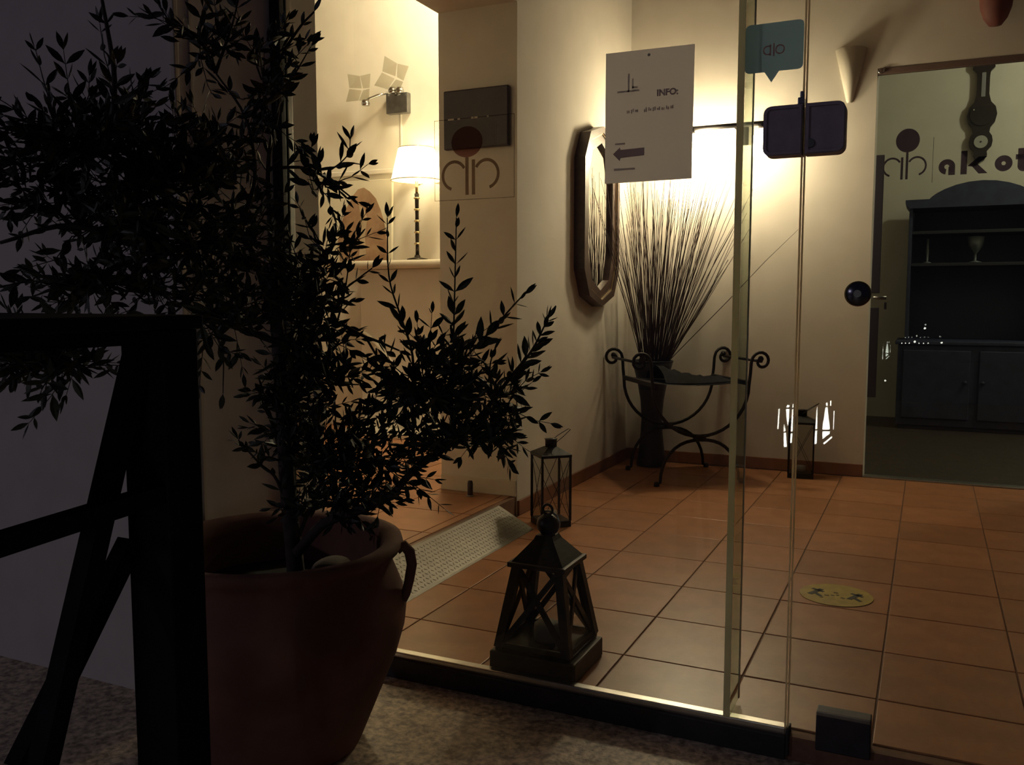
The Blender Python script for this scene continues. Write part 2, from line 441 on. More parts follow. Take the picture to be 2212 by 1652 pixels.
# checker-plate ramp up to the lounge
bm = bmesh.new()
prism(bm, [(-1.530, 0.001), (-1.708, 0.001), (-1.708, RAISED), (-1.695, RAISED), (-1.536, 0.006)], 'y', 2.27, 3.50)
ramp = tag(new('threshold_ramp', bm, mat('plate_metal', (0.20, 0.18, 0.145), 0.45, 0.5, vary=0.15, scale=25)), 'ridged metal plate ramp leading up from tiled floor to the opening', 'ramp')
bm = bmesh.new()
ang = math.atan2(RAISED - 0.006, 0.159)
ux = Vector((-math.cos(ang), 0, math.sin(ang))); nrm = Vector((math.sin(ang), 0, math.cos(ang)))
for i in range(9):
    for j in range(56):
        c = Vector((-1.538, 2.285 + j * 0.0215, 0.0068)) + ux * (0.012 + i * 0.0185)
        a = R(45 if (i + j) % 2 else -45)
        d1 = ux * math.cos(a) + Vector((0, 1, 0)) * math.sin(a); d2v = nrm.cross(d1)
        top = [bm.verts.new(c + nrm * 0.0016 + d2v * s * 0.0012 + d1 * t * 0.003) for s, t in ((-1, -1), (1, -1), (1, 1), (-1, 1))]
        low = [bm.verts.new(c + d2v * s * 0.0030 + d1 * t * 0.0072) for s, t in ((-1, -1), (1, -1), (1, 1), (-1, 1))]
        bm.faces.new(top)
        for k in range(4): bm.faces.new((low[k], low[(k + 1) % 4], top[(k + 1) % 4], top[k]))
bmesh.ops.recalc_face_normals(bm, faces=bm.faces[:])
o = new('raised_tread', bm, MATS['plate_metal'], ramp); o['kind'] = 'stuff'

# ================================================================ LIGHTS OF THE PLACE, AND AN ADDED FILL
def point(name, loc, energy, color, radius, parent=None):
    l = bpy.data.lights.new(name, 'POINT'); l.energy = energy; l.color = color; l.shadow_soft_size = radius
    o = bpy.data.objects.new(name, l); COL.objects.link(o); o.location = loc
    if parent: o.parent = parent
    return o

# wall lamp on the back wall: plate, cross arm, two frosted shades
t = thing('wall_lamp', 'lit two-armed wall lamp with frosted shades above the tall twigs', 'wall lamp', (-1.02, BY, 1.95))
new('backplate', B(-0.035, 0.035, -0.022, -0.001, -0.06, 0.05, 0.004), IRON, t)
bm = bmesh.new(); tube(bm, [(0, -0.02, 0.01), (0, -0.24, 0.01)], 0.009, n=10); tube(bm, [(-0.25, -0.25, 0.012), (0.19, -0.25, 0.012)], 0.013, n=10)
new('arm', bm, IRON, t, True)
for i, x in enumerate((-0.245, 0.155)):
    bm = bmesh.new(); lathe(bm, [(0.0, -0.02), (0.030, -0.02), (0.050, -0.06), (0.058, -0.15), (0.056, -0.16), (0.0, -0.155)], 24, (x, -0.25, 0.0))
    sh = new('shade', bm, emit('bright_glass_lit', WARM, LAMP_E) if i == 0 else emit('frosted_glass_lit', WARM, LAMP_E * 0.22), t, True)
    bm = bmesh.new(); lathe(bm, [(0.0, 0.012), (0.022, 0.010), (0.024, -0.022), (0.0, -0.022)], 16, (x, -0.25, 0.0))
    new('socket', bm, IRON, t, True)

# table lamp on the mantelpiece
TL = (-3.125, 5.20, 1.262)
t = thing('table_lamp', 'lit table lamp with white tapered shade and slim knuckled dark stem', 'lamp', TL)
bm = bmesh.new(); lathe(bm, [(0.0, 0.0), (0.070, 0.0), (0.072, 0.008), (0.05, 0.014), (0.022, 0.02), (0.018, 0.034), (0.0, 0.036)], 28)
new('base', bm, mat('lamp_dark_metal', (0.05, 0.04, 0.03), 0.3, 0.8), t, True)
bm = bmesh.new(); lathe(bm, [(0.0, 0.034), (0.013, 0.034), (0.012, 0.10), (0.014, 0.20), (0.012, 0.30), (0.014, 0.41), (0.016, 0.44), (0.0, 0.44)], 16)
st = new('stem', bm, MATS['lamp_dark_metal'], t, True)
for z in (0.11, 0.185, 0.26, 0.335, 0.41):
    bm = bmesh.new(); lathe(bm, [(0.012, z - .008), (0.020, z - .005), (0.022, z), (0.020, z + .005), (0.012, z + .008)], 16)
    new('collar', bm, mat('brass', (0.75, 0.60, 0.35), 0.25, 1.0), st, True)
bm = bmesh.new(); lathe(bm, [(0.0, 0.44), (0.010, 0.44), (0.010, 0.52), (0.0, 0.52)], 12)
new('socket', bm, MATS['brass'], t, True)
def shade_mat(name, e):
    m = bpy.data.materials.new(name); m.use_nodes = True
    nt = m.node_tree; nt.nodes.clear()
    em = nt.nodes.new('ShaderNodeEmission'); em.inputs['Color'].default_value = (1.0, 0.80, 0.48, 1); em.inputs['Strength'].default_value = e
    df = nt.nodes.new('ShaderNodeBsdfTranslucent'); df.inputs['Color'].default_value = (0.9, 0.85, 0.7, 1)
    ad = nt.nodes.new('ShaderNodeAddShader'); o = nt.nodes.new('ShaderNodeOutputMaterial')
    nt.links.new(em.outputs[0], ad.inputs[0]); nt.links.new(df.outputs[0], ad.inputs[1]); nt.links.new(ad.outputs[0], o.inputs[0])
    return m
bm = bmesh.new(); lathe(bm, [(0.170, 0.525), (0.120, 0.735)], 36)
fs = [f for f in bm.faces if len(f.verts) > 4]; bmesh.ops.delete(bm, geom=fs, context='FACES_ONLY')
new('shade', bm, shade_mat('lit_fabric_shade', SHADE_E), t, True)
for rr, zz in ((0.170, 0.525), (0.120, 0.735)):
    bm = bmesh.new(); tube(bm, [(rr * math.cos(R(a)), rr * math.sin(R(a)), zz) for a in range(0, 361, 10)], 0.003, n=6, cap=False)
    new('shade_ring', bm, MATS['brass'], t, True)
bm = bmesh.new(); bmesh.ops.create_icosphere(bm, subdivisions=2, radius=0.03); bmesh.ops.translate(bm, verts=bm.verts[:], vec=(0, 0, 0.60))
new('bulb', bm, emit('bulb_glow', (1.0, 0.78, 0.45), 30), t, True)
point('lamp_light', (0, 0, 0.66), TABLE_P, (1.0, 0.78, 0.46), 0.04, t)

# ceiling lamp of the lounge (out of sight above the opening); added fill lamp for the back room
def ceiling_lamp(loc, power, color, label, e):
    t = thing('ceiling_lamp', label, 'ceiling lamp', loc)
    bm = bmesh.new(); lathe(bm, [(0, 0), (0.06, 0), (0.06, -0.02), (0, -0.02)], 24); new('rose', bm, WHITEPLASTER, t, True)
    bm = bmesh.new(); lathe(bm, [(0.055, -0.021), (0.12, -0.035), (0.13, -0.06), (0.10, -0.09), (0, -0.105)], 28); new('bowl', bm, emit('bowl_lit_' + str(e), color, e), t, True)
    point('bowl_light', (0, 0, -0.20), power, color, 0.10, t)
ceiling_lamp((-2.55, 4.7, 3.45), LOUNGE_P, (1.0, 0.84, 0.56), 'shallow bowl ceiling lamp of the lounge above the fireplace', 3)
ceiling_lamp((1.6, 7.0, 3.2), BACK_FILL_P, (1.0, 0.97, 0.72), 'unseen shallow bowl lamp added to brighten the far back room', 0.5)

# ================================================================ LOUNGE SEEN THROUGH THE OPENING
t = thing('fireplace', 'pale stone fireplace with a rounded mantel shelf under the table lamp', 'fireplace', (-3.1, BY, RAISED))
new('mantel_shelf', B(-0.53, 0.75, -0.30, -0.001, 1.115, 1.17, 0.02), MANTEL, t, True)
new('breast', B(-0.46, 0.70, -0.20, -0.001, 0.0, 1.114, 0.004), PLASTER, t)
bm = bmesh.new()
for k in range(3):
    pts = [(-0.44 + 0.28 * s + 0.05 * k, -0.205, 0.68 - 0.34 * s ** 1.6 - 0.05 * k) for s in [i / 10 for i in range(11)]]
    tube(bm, pts, 0.014, 0.010, 8)
tube(bm, [(-0.40 + 0.06 * math.cos(R(a)), -0.205, 0.42 + 0.05 * math.sin(R(a))) for a in range(0, 361, 20)], 0.012, n=8)
new('carved_scroll', bm, MANTEL, t, True)
new('hearth', B(-0.5, 0.75, -0.45, -0.201, 0.001, 0.03, 0.004), MANTEL, t)
tr7 = struct(new('trim_7', B(-4.3, -3.36, BY - 0.02, BY, 1.87, 1.905, 0.006), PLASTER))

t = thing('canvas_picture', 'unframed pale canvas with a brown rounded figure leaning on the mantel', 'picture', (-3.70, BY - 0.04, 1.262))
t.rotation_euler = (R(-2), 0, 0)
new('canvas', B(-0.10 - 0.23, 0.30, -0.012, 0.012, 0.0, 0.57, 0.003), CANVAS, t)
blob = [(-0.13, .01), (-0.15, .15), (-0.12, .28), (-0.08, .38), (-0.02, .47), (.02, .51), (.07, .52), (.12, .49), (.17, .44), (.21, .36), (.24, .27), (.26, .16), (.27, .01)]
new('painted_figure', prism(bmesh.new(), blob, 'y', -0.0145, -0.0122), UMBER, t)
hl = [(.03, .02), (.04, .15), (.05, .30), (.03, .40), (.07, .38), (.10, .30), (.08, .18), (.09, .05)]
new('painted_highlight', prism(bmesh.new(), hl, 'y', -0.0165, -0.0147), mat('pale_ochre_paint', (0.55, 0.42, 0.28), 0.85, vary=0.2, scale=16), t)

t = thing('wall_sconce', 'unlit wall sconce with crystal glass shades and square metal plate', 'wall lamp', (-3.345, BY, 2.335))
new('backplate', B(-0.085, 0.085, -0.05, -0.001, -0.07, 0.065, 0.005), STEEL, t)
bm = bmesh.new(); tube(bm, [(-0.06, -0.06, 0.07), (-0.12, -0.10, 0.05), (-0.17, -0.12, 0.03), (-0.20, -0.13, 0.01)], 0.008, n=8)
tube(bm, [(0.0, -0.05, 0.05), (0.0, -0.09, 0.09)], 0.010, n=8); new('arm', bm, CHROME, t, True)
for (cx, cz, ang2, s) in ((-0.24, 0.10, 40, 1.0), (0.03, 0.15, 20, 1.1)):
    bm = bmesh.new()
    for k in range(4):                                     # petals of bent glass
        a = R(ang2 + 90 * k); ca, sa = math.cos(a), math.sin(a)
        pts = [(0.01, 0, 0), (0.06, -0.055, 0.035), (0.13, 0, 0.05), (0.06, 0.055, 0.035)]
        vs = [bm.verts.new((cx + s * (p[0] * ca - p[1] * sa), -0.10 - s * p[2], cz + s * (p[0] * sa + p[1] * ca))) for p in pts]
        vb = [bm.verts.new((v.co.x, v.co.y - 0.006, v.co.z)) for v in vs]
        bm.faces.new(vs); bm.faces.new(list(reversed(vb)))
        for q in range(4): bm.faces.new((vs[q], vb[q], vb[(q + 1) % 4], vs[(q + 1) % 4]))
    bmesh.ops.recalc_face_normals(bm, faces=bm.faces[:])
    new('glass_shade', bm, CRYSTAL, t)
for (cx, cz) in ((-0.20, 0.0), (-0.01, 0.075), (0.05, 0.07)):
    bm = bmesh.new(); lathe(bm, [(0, -.02), (0.026, -0.016), (0.03, 0.0), (0.022, 0.02), (0, 0.022)], 16, (cx, -0.125 if cx < -.1 else -0.085, cz)); new('socket', bm, CHROME, t, True)
bm = bmesh.new(); box(bm, 0.0, 0.012, -0.008, -0.001, -0.33, -0.0705, 0.001); new('cable_duct', bm, PLASTER, t)

t = thing('wall_panel', 'dark glossy rectangular panel on the reveal of the opening', 'panel', (-1.895, OP1, 1.82))
new('panel', B(-0.165, 0.165, -0.03, -0.001, -0.135, 0.130, 0.006), SCREEN, t)
bm = bmesh.new()
for x0, x1 in ((-0.14, -0.11), (-0.09, -0.078), (-0.02, -0.008), (-0.004, 0.012), (0.06, 0.068)): box(bm, x0, x1, -0.0315, -0.0302, -0.003, 0.003)
new('pale_marks', bm, mat('pale_mark', (0.75, 0.68, 0.6), 0.5), t)
new('seam', B(0.105, 0.107, -0.0315, -0.0302, -0.12, -0.01), mat('grey_seam', (0.16, 0.13, 0.14), 0.5), t)

bm = bmesh.new(); lathe(bm, [(0, 0), (0.013, 0), (0.013, 0.06), (0.010, 0.072), (0, 0.074)], 16)
t = thing('door_stop', 'small dark cylinder door stop on the raised floor beside the reveal', 'door stop', (-1.90, 3.615, RAISED))
new('post', bm, mat('door_stop_rubber', (0.06, 0.05, 0.06), 0.6), t, True)
bm = bmesh.new(); lathe(bm, [(0, 0), (0.019, 0), (0.018, 0.005), (0.0131, 0.006)], 16); new('foot', bm, STEEL, t, True)

# ================================================================ HALL FURNISHINGS
# mirror on the left wall
def longoct(w, h, cut, n=4, grow=0.0):
    w -= grow; h -= grow; pts = []
    for k in range(n + 1):
        a = math.pi * k / n; pts.append((w * math.cos(a), h - cut + cut * math.sin(a)))
    for k in range(n + 1):
        a = math.pi + math.pi * k / n; pts.append((w * math.cos(a), -(h - cut) + cut * math.sin(a)))
    return pts
t = thing('wall_mirror', 'tall mirror with faceted ends and dark wood frame on side wall', 'mirror', (WX, 4.695, 1.448))
A = longoct(0.285, 0.487, 0.20); A2 = longoct(0.285, 0.487, 0.20, grow=0.035); A3 = longoct(0.285, 0.487, 0.20, grow=0.088)
new('outer_frame', ring_prism(bmesh.new(), A, A2, 'x', 0.001, 0.062), MIRFRAME, t)
new('inner_frame', ring_prism(bmesh.new(), longoct(0.285, 0.487, 0.20, grow=0.0355), A3, 'x', 0.001, 0.050), MIRFRAME, t)
new('bead', ring_prism(bmesh.new(), longoct(0.285, 0.487, 0.20, grow=0.034), longoct(0.285, 0.487, 0.20, grow=0.041), 'x', 0.0505, 0.056), mat('gilt_bead', (0.55, 0.42, 0.25), 0.3, 0.8), t)
new('mirror_glass', prism(bmesh.new(), longoct(0.285, 0.487, 0.20, grow=0.089), 'x', 0.002, 0.030), MIRROR, t)

# half-cone plaster sconce
bm = bmesh.new()
lathe(bm, [(0.012, 0.0), (0.018, 0.012), (0.082, 0.285), (0.074, 0.285), (0.012, 0.02)], 20, (0, 0, 0), math.pi, 2 * math.pi)
t = thing('cone_sconce', 'unlit white cone wall light beside the back doorway', 'wall lamp', (-0.443, BY, 2.08))
new('cone', bm, WHITEPLASTER, t, True)
new('back_plate', B(-0.05, 0.05, -0.012, -0.001, 0.13, 0.25, 0.003), WHITEPLASTER, t)

# red clay wall pot at the top right
t = thing('wall_pot', 'red clay hanging wall pot above the back doorway', 'pot', (0.247, BY, 2.376))
bm = bmesh.new(); lathe(bm, [(0.0, 0.0), (0.03, 0.006), (0.055, 0.04), (0.072, 0.09), (0.085, 0.20), (0.095, 0.26), (0.086, 0.26), (0.07, 0.12), (0.0, 0.10)], 28, (0, -0.10, 0))
new('body', bm, CLAY, t, True)
bm = bmesh.new(); tube(bm, [(-0.05, -0.10, 0.26), (0, -0.006, 0.33), (0.05, -0.10, 0.26)], 0.004, n=6); new('hanger', bm, IRON, t)

# iron curule stool
t = thing('iron_stool', 'black wrought iron cross-legged stool with scrolled arms and dark seat', 'stool', (-1.234, 4.943, 0.0), math.atan2(.59, .807))
def curule(y):
    top = []
    # half of the U: from the crossing up to the scroll
    for s in (-1, 1):
        pts = []
        for k in range(0, 11):
            a = math.pi / 2 * k / 10
            pts.append((s * 0.275 * math.sin(a), y, 0.265 + 0.27 * (1 - math.cos(a))))
        pts += [(s * 0.282, y, 0.60), (s * 0.285, y, 0.655)]
        cx, cz = s * 0.345, 0.665
        for k in range(0, 19):
            a = math.pi - k * R(24); rr = 0.058 - 0.0024 * k
            pts.append((cx + s * rr * math.cos(a), y, cz + rr * math.sin(a)))
        top.append(pts)
    low = []
    for s in (-1, 1):
        pts = []
        for k in range(0, 10):
            a = math.pi / 2 * k / 9
            pts.append((s * 0.225 * math.sin(a), y, 0.245 - 0.225 * (1 - math.cos(a)) ** 1.15))
        pts.append((s * 0.245, y, 0.008)); low.append(pts)
    return top, low
YH = 0.24
for y in (-YH, YH):
    top, low = curule(y)
    for i in (0, 1):
        bm = bmesh.new(); tube(bm, top[i], 0.0095, 0.0085, 8); up = new('scroll_arm', bm, IRON, t, True)
        e = top[i][-1]
        bm = bmesh.new(); bmesh.ops.create_icosphere(bm, subdivisions=2, radius=0.016); bmesh.ops.translate(bm, verts=bm.verts[:], vec=e); new('scroll_knob', bm, IRON, up, True)
        bm = bmesh.new(); tube(bm, low[i], 0.0095, 0.009, 8); lg = new('leg', bm, IRON, t, True)
        bm = bmesh.new(); f = low[i][-1]; lathe(bm, [(0, 0), (0.016, 0), (0.015, 0.018), (0.009, 0.024), (0, 0.024)], 12, (f[0], f[1], 0.0)); new('foot', bm, IRON, lg, True)
    bm = bmesh.new(); box(bm, -0.03, 0.03, y - 0.014, y + 0.014, 0.240, 0.270, 0.004); new('collar', bm, IRON, t)
for s in (-1, 1):
    bm = bmesh.new(); tube(bm, [(s * 0.345, -YH, 0.665), (s * 0.345, YH, 0.665)], 0.008, n=8); new('arm_bar', bm, IRON, t, True)
    bm = bmesh.new(); box(bm, s * 0.275 - 0.010, s * 0.275 + 0.010, -YH, YH, 0.535, 0.560, 0.003); new('seat_rail', bm, IRON, t)
bm = bmesh.new(); tube(bm, [(0, -YH, 0.255), (0, YH, 0.255)], 0.009, n=8); new('stretcher', bm, IRON, t, True)
bm = bmesh.new()
nx, ny = 16, 6; g = []
for i in range(nx + 1):
    row = []
    for j in range(ny + 1):
        x = -0.27 + 0.54 * i / nx; y = -0.22 + 0.44 * j / ny
        row.append(bm.verts.new((x, y, 0.555 - 0.018 * (1 - (x / 0.27) ** 2))))
    g.append(row)
for i in range(nx):
    for j in range(ny): bm.faces.new((g[i][j], g[i + 1][j], g[i + 1][j + 1], g[i][j + 1]))
r = bmesh.ops.solidify(bm, geom=bm.faces[:], thickness=0.022)
bmesh.ops.recalc_face_normals(bm, faces=bm.faces[:])
new('seat', bm, LEATHER, t, True)
# crumpled throw on the seat
bm = bmesh.new(); n1 = 18; g = []
for i in range(n1 + 1):
    row = []
    for j in range(9):
        x = -0.17 + 0.40 * i / n1; y = -0.16 + 0.33 * j / 8
        e = max(0.0, 1 - abs(y - 0.005) / 0.165) ** .6
        z = 0.5605 + (0.085 * max(0, 1 - i / n1) ** 1.3 + 0.006) * e + 0.006 * math.sin(i * 1.9 + j) * e
        z -= 0.018 * (1 - (x / 0.27) ** 2)
        row.append(bm.verts.new((x, y, z)))
    g.append(row)
for i in range(n1):
    for j in range(8): bm.faces.new((g[i][j], g[i + 1][j], g[i + 1][j + 1], g[i][j + 1]))
bmesh.ops.solidify(bm, geom=bm.faces[:], thickness=-0.008); bmesh.ops.recalc_face_normals(bm, faces=bm.faces[:])
c = tag(new('folded_cloth', bm, mat('dark_cloth', (0.012, 0.012, 0.017), 0.9, vary=0.3, scale=30), None, True), 'dark crumpled cloth lying on the iron stool seat', 'cloth')
c.location = (-1.234, 4.943, 0.0); c.rotation_euler = (0, 0, math.atan2(.59, .807))

# tall floor vase in the corner with dried twigs
VX, VY = -1.49, 5.19
t = thing('floor_vase', 'tall dark waisted floor vase in the corner behind the stool', 'vase', (VX, VY, 0.0))
prof = [(0.0, 0.0), (0.084, 0.0), (0.088, 0.02), (0.078, 0.09), (0.066, 0.20), (0.062, 0.30), (0.070, 0.40), (0.088, 0.50), (0.108, 0.58), (0.122, 0.63), (0.114, 0.63), (0.098, 0.57), (0.06, 0.42), (0.05, 0.30), (0.0, 0.28)]
bm = bmesh.new(); lathe(bm, prof, 36); new('body', bm, VASE, t, True)
bm = bmesh.new(); tube(bm, [(0.118 * math.cos(R(a)), 0.118 * math.sin(R(a)), 0.632) for a in range(0, 361, 12)], 0.006, n=8, cap=False); new('rim', bm, VASE, t, True)
tr = random.Random(21)
for i in range(150):
    k = math.sqrt(tr.random()); az = tr.uniform(0, 2 * math.pi)
    bx, by = 0.03 * k * math.cos(az), 0.03 * k * math.sin(az)
    # the fan leans out of the corner, towards the room
    lx = tr.gauss(0.07, 0.21); ly = tr.gauss(-0.10, 0.16)
    if i % 9 == 0: lx += tr.uniform(0.1, 0.4)
    L = tr.uniform(1.08, 1.34) if i % 4 else tr.uniform(0.85, 1.1)
    d = Vector((lx, ly, 1.0)).normalized()
    base = Vector((VX + bx, VY + by, 0.33))
    tip = base + d * (L + 0.12)
    tip.x = max(tip.x, WX + 0.03 + 0.05 * tr.random()); tip.y = min(tip.y, BY - 0.025 - 0.05 * tr.random())
    rimp = base + (tip - base) * (0.30 / max(tip.z - base.z, .3))
    off = Vector((rimp.x - VX, rimp.y - VY, 0)); m = off.length
    if m > 0.095:                                          # keep inside the vase mouth
        off *= 0.095 / m; rimp = Vector((VX + off.x, VY + off.y, rimp.z))
    mid = rimp.lerp(tip, 0.5) + Vector((tr.gauss(0, .012), tr.gauss(0, .012), 0))
    mid.x = max(mid.x, WX + 0.02); mid.y = min(mid.y, BY - 0.02); rimp.x = max(rimp.x, WX + .02)
    pts = [base, rimp, mid, mid.lerp(tip, .55) + Vector((tr.gauss(0, .006), tr.gauss(0, .006) - .002, 0)), tip]
    bm = bmesh.new(); tube(bm, pts, 0.0030, 0.0010, 5)
    tag(new('twig', bm, TWIG, None), 'thin dried brown twig fanning out of the tall floor vase', 'twig', 'dried twigs in the tall vase')

# lanterns
def side_frames(t, w0, w1, z0, z1, post, m, cross, crossr, panes=True):
    """four posts, cross braces and glass of a square lantern body tapering from w0 to w1 (half widths)"""
    C = [(-1, -1), (1, -1), (1, 1), (-1, 1)]
    for a, b in C:
        bm = bmesh.new(); beam(bm, (a * w0, b * w0, z0), (a * w1, b * w1, z1), post, post, (0, 1, 0)); new('post', bm, m, t)
    for k in range(4):
        a, b = C[k], C[(k + 1) % 4]
        P = [Vector((a[0] * w0, a[1] * w0, z0)), Vector((b[0] * w0, b[1] * w0, z0)), Vector((b[0] * w1, b[1] * w1, z1)), Vector((a[0] * w1, a[1] * w1, z1))]
        bm = bmesh.new()
        for p, q in ((P[0], P[2]), (P[1], P[3])):
            if cross == 'bar': beam(bm, p.lerp(q, .06), p.lerp(q, .94), crossr, crossr * .5, ((a[0] + b[0]) / 2, (a[1] + b[1]) / 2, 0))
            else: tube(bm, [p.lerp(q, .04), p.lerp(q, .96)], crossr, n=6)
        new('cross_brace', bm, m, t)
        bm = bmesh.new(); f = [bm.verts.new(p * .985 + Vector((0, 0, p.z * .015))) for p in P]; bm.faces.new(f)
        bmesh.ops.solidify(bm, geom=bm.faces[:], thickness=0.002)
        new('glass_pane', bm, LPANE, t)

t = thing('pyramid_lantern', 'large dark tapering wooden lantern with ball finial just behind the glass', 'lantern', (-0.921, 2.205, 0.0))
new('base', B(-0.124, 0.124, -0.112, 0.112, 0.0, 0.055, 0.006), LANTWOOD, t)
new('floor_plate', B(-0.108, 0.108, -0.108, 0.108, 0.0551, 0.064, 0.002), LANT, t)
side_frames(t, 0.099, 0.062, 0.064, 0.282, 0.024, LANTWOOD, 'bar', 0.015)
new('lower_panel', ring_prism(bmesh.new(), [(-.104, -.104), (.104, -.104), (.104, .104), (-.104, .104)], [(-.096, -.096), (.096, -.096), (.096, .096), (-.096, .096)], 'z', 0.0641, 0.078), LANTWOOD, t)
new('top_frame', B(-0.084, 0.084, -0.084, 0.084, 0.282, 0.296, 0.003), LANTWOOD, t)
bm = bmesh.new(); lathe(bm, [(0.105, 0.2961), (0.042, 0.350), (0.034, 0.362), (0.0, 0.362)], 4, (0, 0, 0), R(45), R(45) + 2 * math.pi)
new('roof', bm, LANT, t)
bm = bmesh.new(); lathe(bm, [(0, 0.3621), (0.018, 0.364), (0.029, 0.378), (0.031, 0.390), (0.027, 0.405), (0.014, 0.416), (0, 0.418)], 24); ball = new('finial', bm, LANT, t, True)
bm = bmesh.new(); tube(bm, [(0.014 * math.cos(R(a)), 0, 0.430 + 0.014 * math.sin(R(a))) for a in range(0, 361, 20)], 0.004, n=8, cap=False); new('ring', bm, LANT, ball, True)
bm = bmesh.new(); tube(bm, [(0.033 * math.cos(R(a)), 0.006, 0.392 + 0.033 * math.sin(R(a))) for a in range(-60, 121, 15)], 0.0025, n=6); new('bail', bm, CHROME, ball, True)
bm = bmesh.new(); lathe(bm, [(0, 0.0641), (0.036, 0.0641), (0.036, 0.11), (0.030, 0.114), (0, 0.112)], 24); cd = new('candle', bm, WAX, t, True)
bm = bmesh.new(); tube(bm, [(0, 0, 0.112), (0.001, 0, 0.124)], 0.0012, n=5); new('wick', bm, SOIL, cd)

def box_lantern(loc, rz, label, h=0.33):
    t = thing('box_lantern', label, 'lantern', loc, rz, 'small metal box lanterns')
    w = 0.066
    new('base', B(-w - .004, w + .004, -w - .004, w + .004, 0.0, 0.028, 0.003), LANT, t)
    side_frames(t, w, w, 0.028, h - 0.02, 0.009, LANT, 'wire', 0.0013)
    new('top_frame', B(-w - .006, w + .006, -w - .006, w + .006, h - 0.02, h - 0.008, 0.002), LANT, t)
    bm = bmesh.new(); lathe(bm, [(1.414 * (w + .006), h - 0.0079), (0.032, h + 0.022), (0, h + 0.022)], 4, (0, 0, 0), R(45), R(45) + 2 * math.pi); new('roof', bm, LANT, t)
    bm = bmesh.new(); lathe(bm, [(0.026, h + 0.0221), (0.026, h + 0.052), (0.030, h + 0.056), (0, h + 0.058)], 20); ch = new('chimney', bm, LANT, t, True)
    bm = bmesh.new(); pts = [(0, -0.03, h + 0.035), (0.045, -0.028, h + 0.066), (0.088, -0.012, h + 0.095), (0.088, 0.012, h + 0.095), (0.045, 0.028, h + 0.066), (0, 0.03, h + 0.035)]
    tube(bm, pts, 0.0016, n=6); new('handle', bm, LANT, ch)
    bm = bmesh.new(); lathe(bm, [(0, 0.0281), (0.028, 0.0281), (0.028, 0.062), (0, 0.060)], 20); new('candle', bm, WAX, t, True)
box_lantern((-1.495, 3.615, 0.0), R(25 + 19), 'small dark metal box lantern standing beside the plate ramp')
box_lantern((-0.625, 5.215, 0.0), R(6), 'small dark metal box lantern against the back wall near the doorway', 0.325)

# yellow oval sticker on the floor
t = thing('floor_sticker', 'yellow oval distance sticker with two footprints on the floor tiles', 'sticker', (-0.248, 3.135, 0.0014), R(-2))
bm = bmesh.new(); ov = [(0.118 * math.cos(R(a)), 0.118 * math.sin(R(a))) for a in range(0, 360, 8)]
new('oval', prism(bmesh.new(), ov, 'z', 0.0, 0.001), YELLOW, t)
for sx in (-0.064, 0.062):
    bm = bmesh.new()
    for (x0, y0, x1, y1, w) in ((-.018, -.03, .012, .04, .018), (-.018, .035, .022, .012, .012), (.0, -.012, .020, -.038, .012)):
        beam(bm, (sx + x0, y0, 0.0014), (sx + x1, y1, 0.0014), w, 0.0006)
    new('footprint', bm, mat('black_print', (0.02, 0.018, 0.012), 0.7), t)
bm = bmesh.new()
for (x0, y0, x1, y1) in ((-.035, -.02, -.02, -.02), (-.015, -.012, -.004, -.012), (0, -.004, .010, -.004), (.018, -.024, .030, -.03), (-.045, -.046, -.036, -.048), (-.01, .02, .004, .02)):
    beam(bm, (x0, y0, 0.0014), (x1, y1, 0.0014), .009, 0.0006)
new('small_print', bm, mat('olive_print', (0.10, 0.075, 0.01), 0.7), t)

# ---------------------------------------------------------------- things stuck on the glass
GF = GY - 0.0052
t = thing('paper_notice', 'sheet of printed paper taped to the glass in front of the wall lamp', 'notice', (-0.612, GF, 1.427))
bm = bmesh.new(); prism(bm, [(-0.105, -0.151), (0.105, -0.150), (0.107, 0.150), (-0.105, 0.152)], 'y', -0.0006, 0.0)
new('sheet', bm, PAPER, t)
bm = bmesh.new(); lathe(bm, [(0, 0), (0.0035, 0), (0.003, 0.0012), (0, 0.0015)], 12); bmesh.ops.rotate(bm, verts=bm.verts[:], matrix=Matrix.Rotation(R(90), 3, 'X')); bmesh.ops.translate(bm, verts=bm.verts[:], vec=(0.0, -0.0007, 0.138))
new('pin', bm, WAX, t)
def text_obj(name, s, size, m, parent, loc, bold=0.0, extrude=0.0004, flip=False, align='LEFT'):
    cu = bpy.data.curves.new(name, 'FONT'); cu.body = s; cu.size = size; cu.extrude = extrude; cu.offset = bold; cu.align_x = align
    o = bpy.data.objects.new(name, cu)
    COL.objects.link(o)
    dg = bpy.context.evaluated_depsgraph_get(); me = bpy.data.meshes.new_from_object(o.evaluated_get(dg))
    bpy.data.objects.remove(o)
    me.materials.append(m); me.name = name
    q = bpy.data.objects.new(name, me); COL.objects.link(q); q.parent = parent
    q.location = loc; q.rotation_euler = (R(90), 0, 0)
    if flip: q.scale = (-1, 1, 1)
    return q
text_obj('lettering', 'INFO:', 0.020, INK, t, (0.020, -0.0012, 0.043), 0.0008)
bm = bmesh.new(); ps = random.Random(4)
for k in range(11):                                        # illegible second line of print
    x = -0.052 + k * 0.0105
    if k == 3: continue
    for q in range(2): box(bm, x + q * .004, x + q * .004 + 0.0026, -0.0012, -0.0007, 0.008 + ps.uniform(0, .004), 0.018 + ps.uniform(-.003, .002))
new('blurred_line', bm, INK, t)
for x0, x1, z0, z1 in ((-.076, -.022, 0.058, 0.062), (-.05, -.046, .058, .10), (-.04, -.026, .066, .070), (-.04, -.036, .066, .088), (-.08, -.055, -.062, -.058), (-.082, -.03, -.122, -.117)):
    new('faint_mark', B(x0, x1, -0.0011, -0.0007, z0, z1), MATS.get('faint_ink') or translucent('faint_ink', (0.68, 0.66, 0.69), 0.85), t)
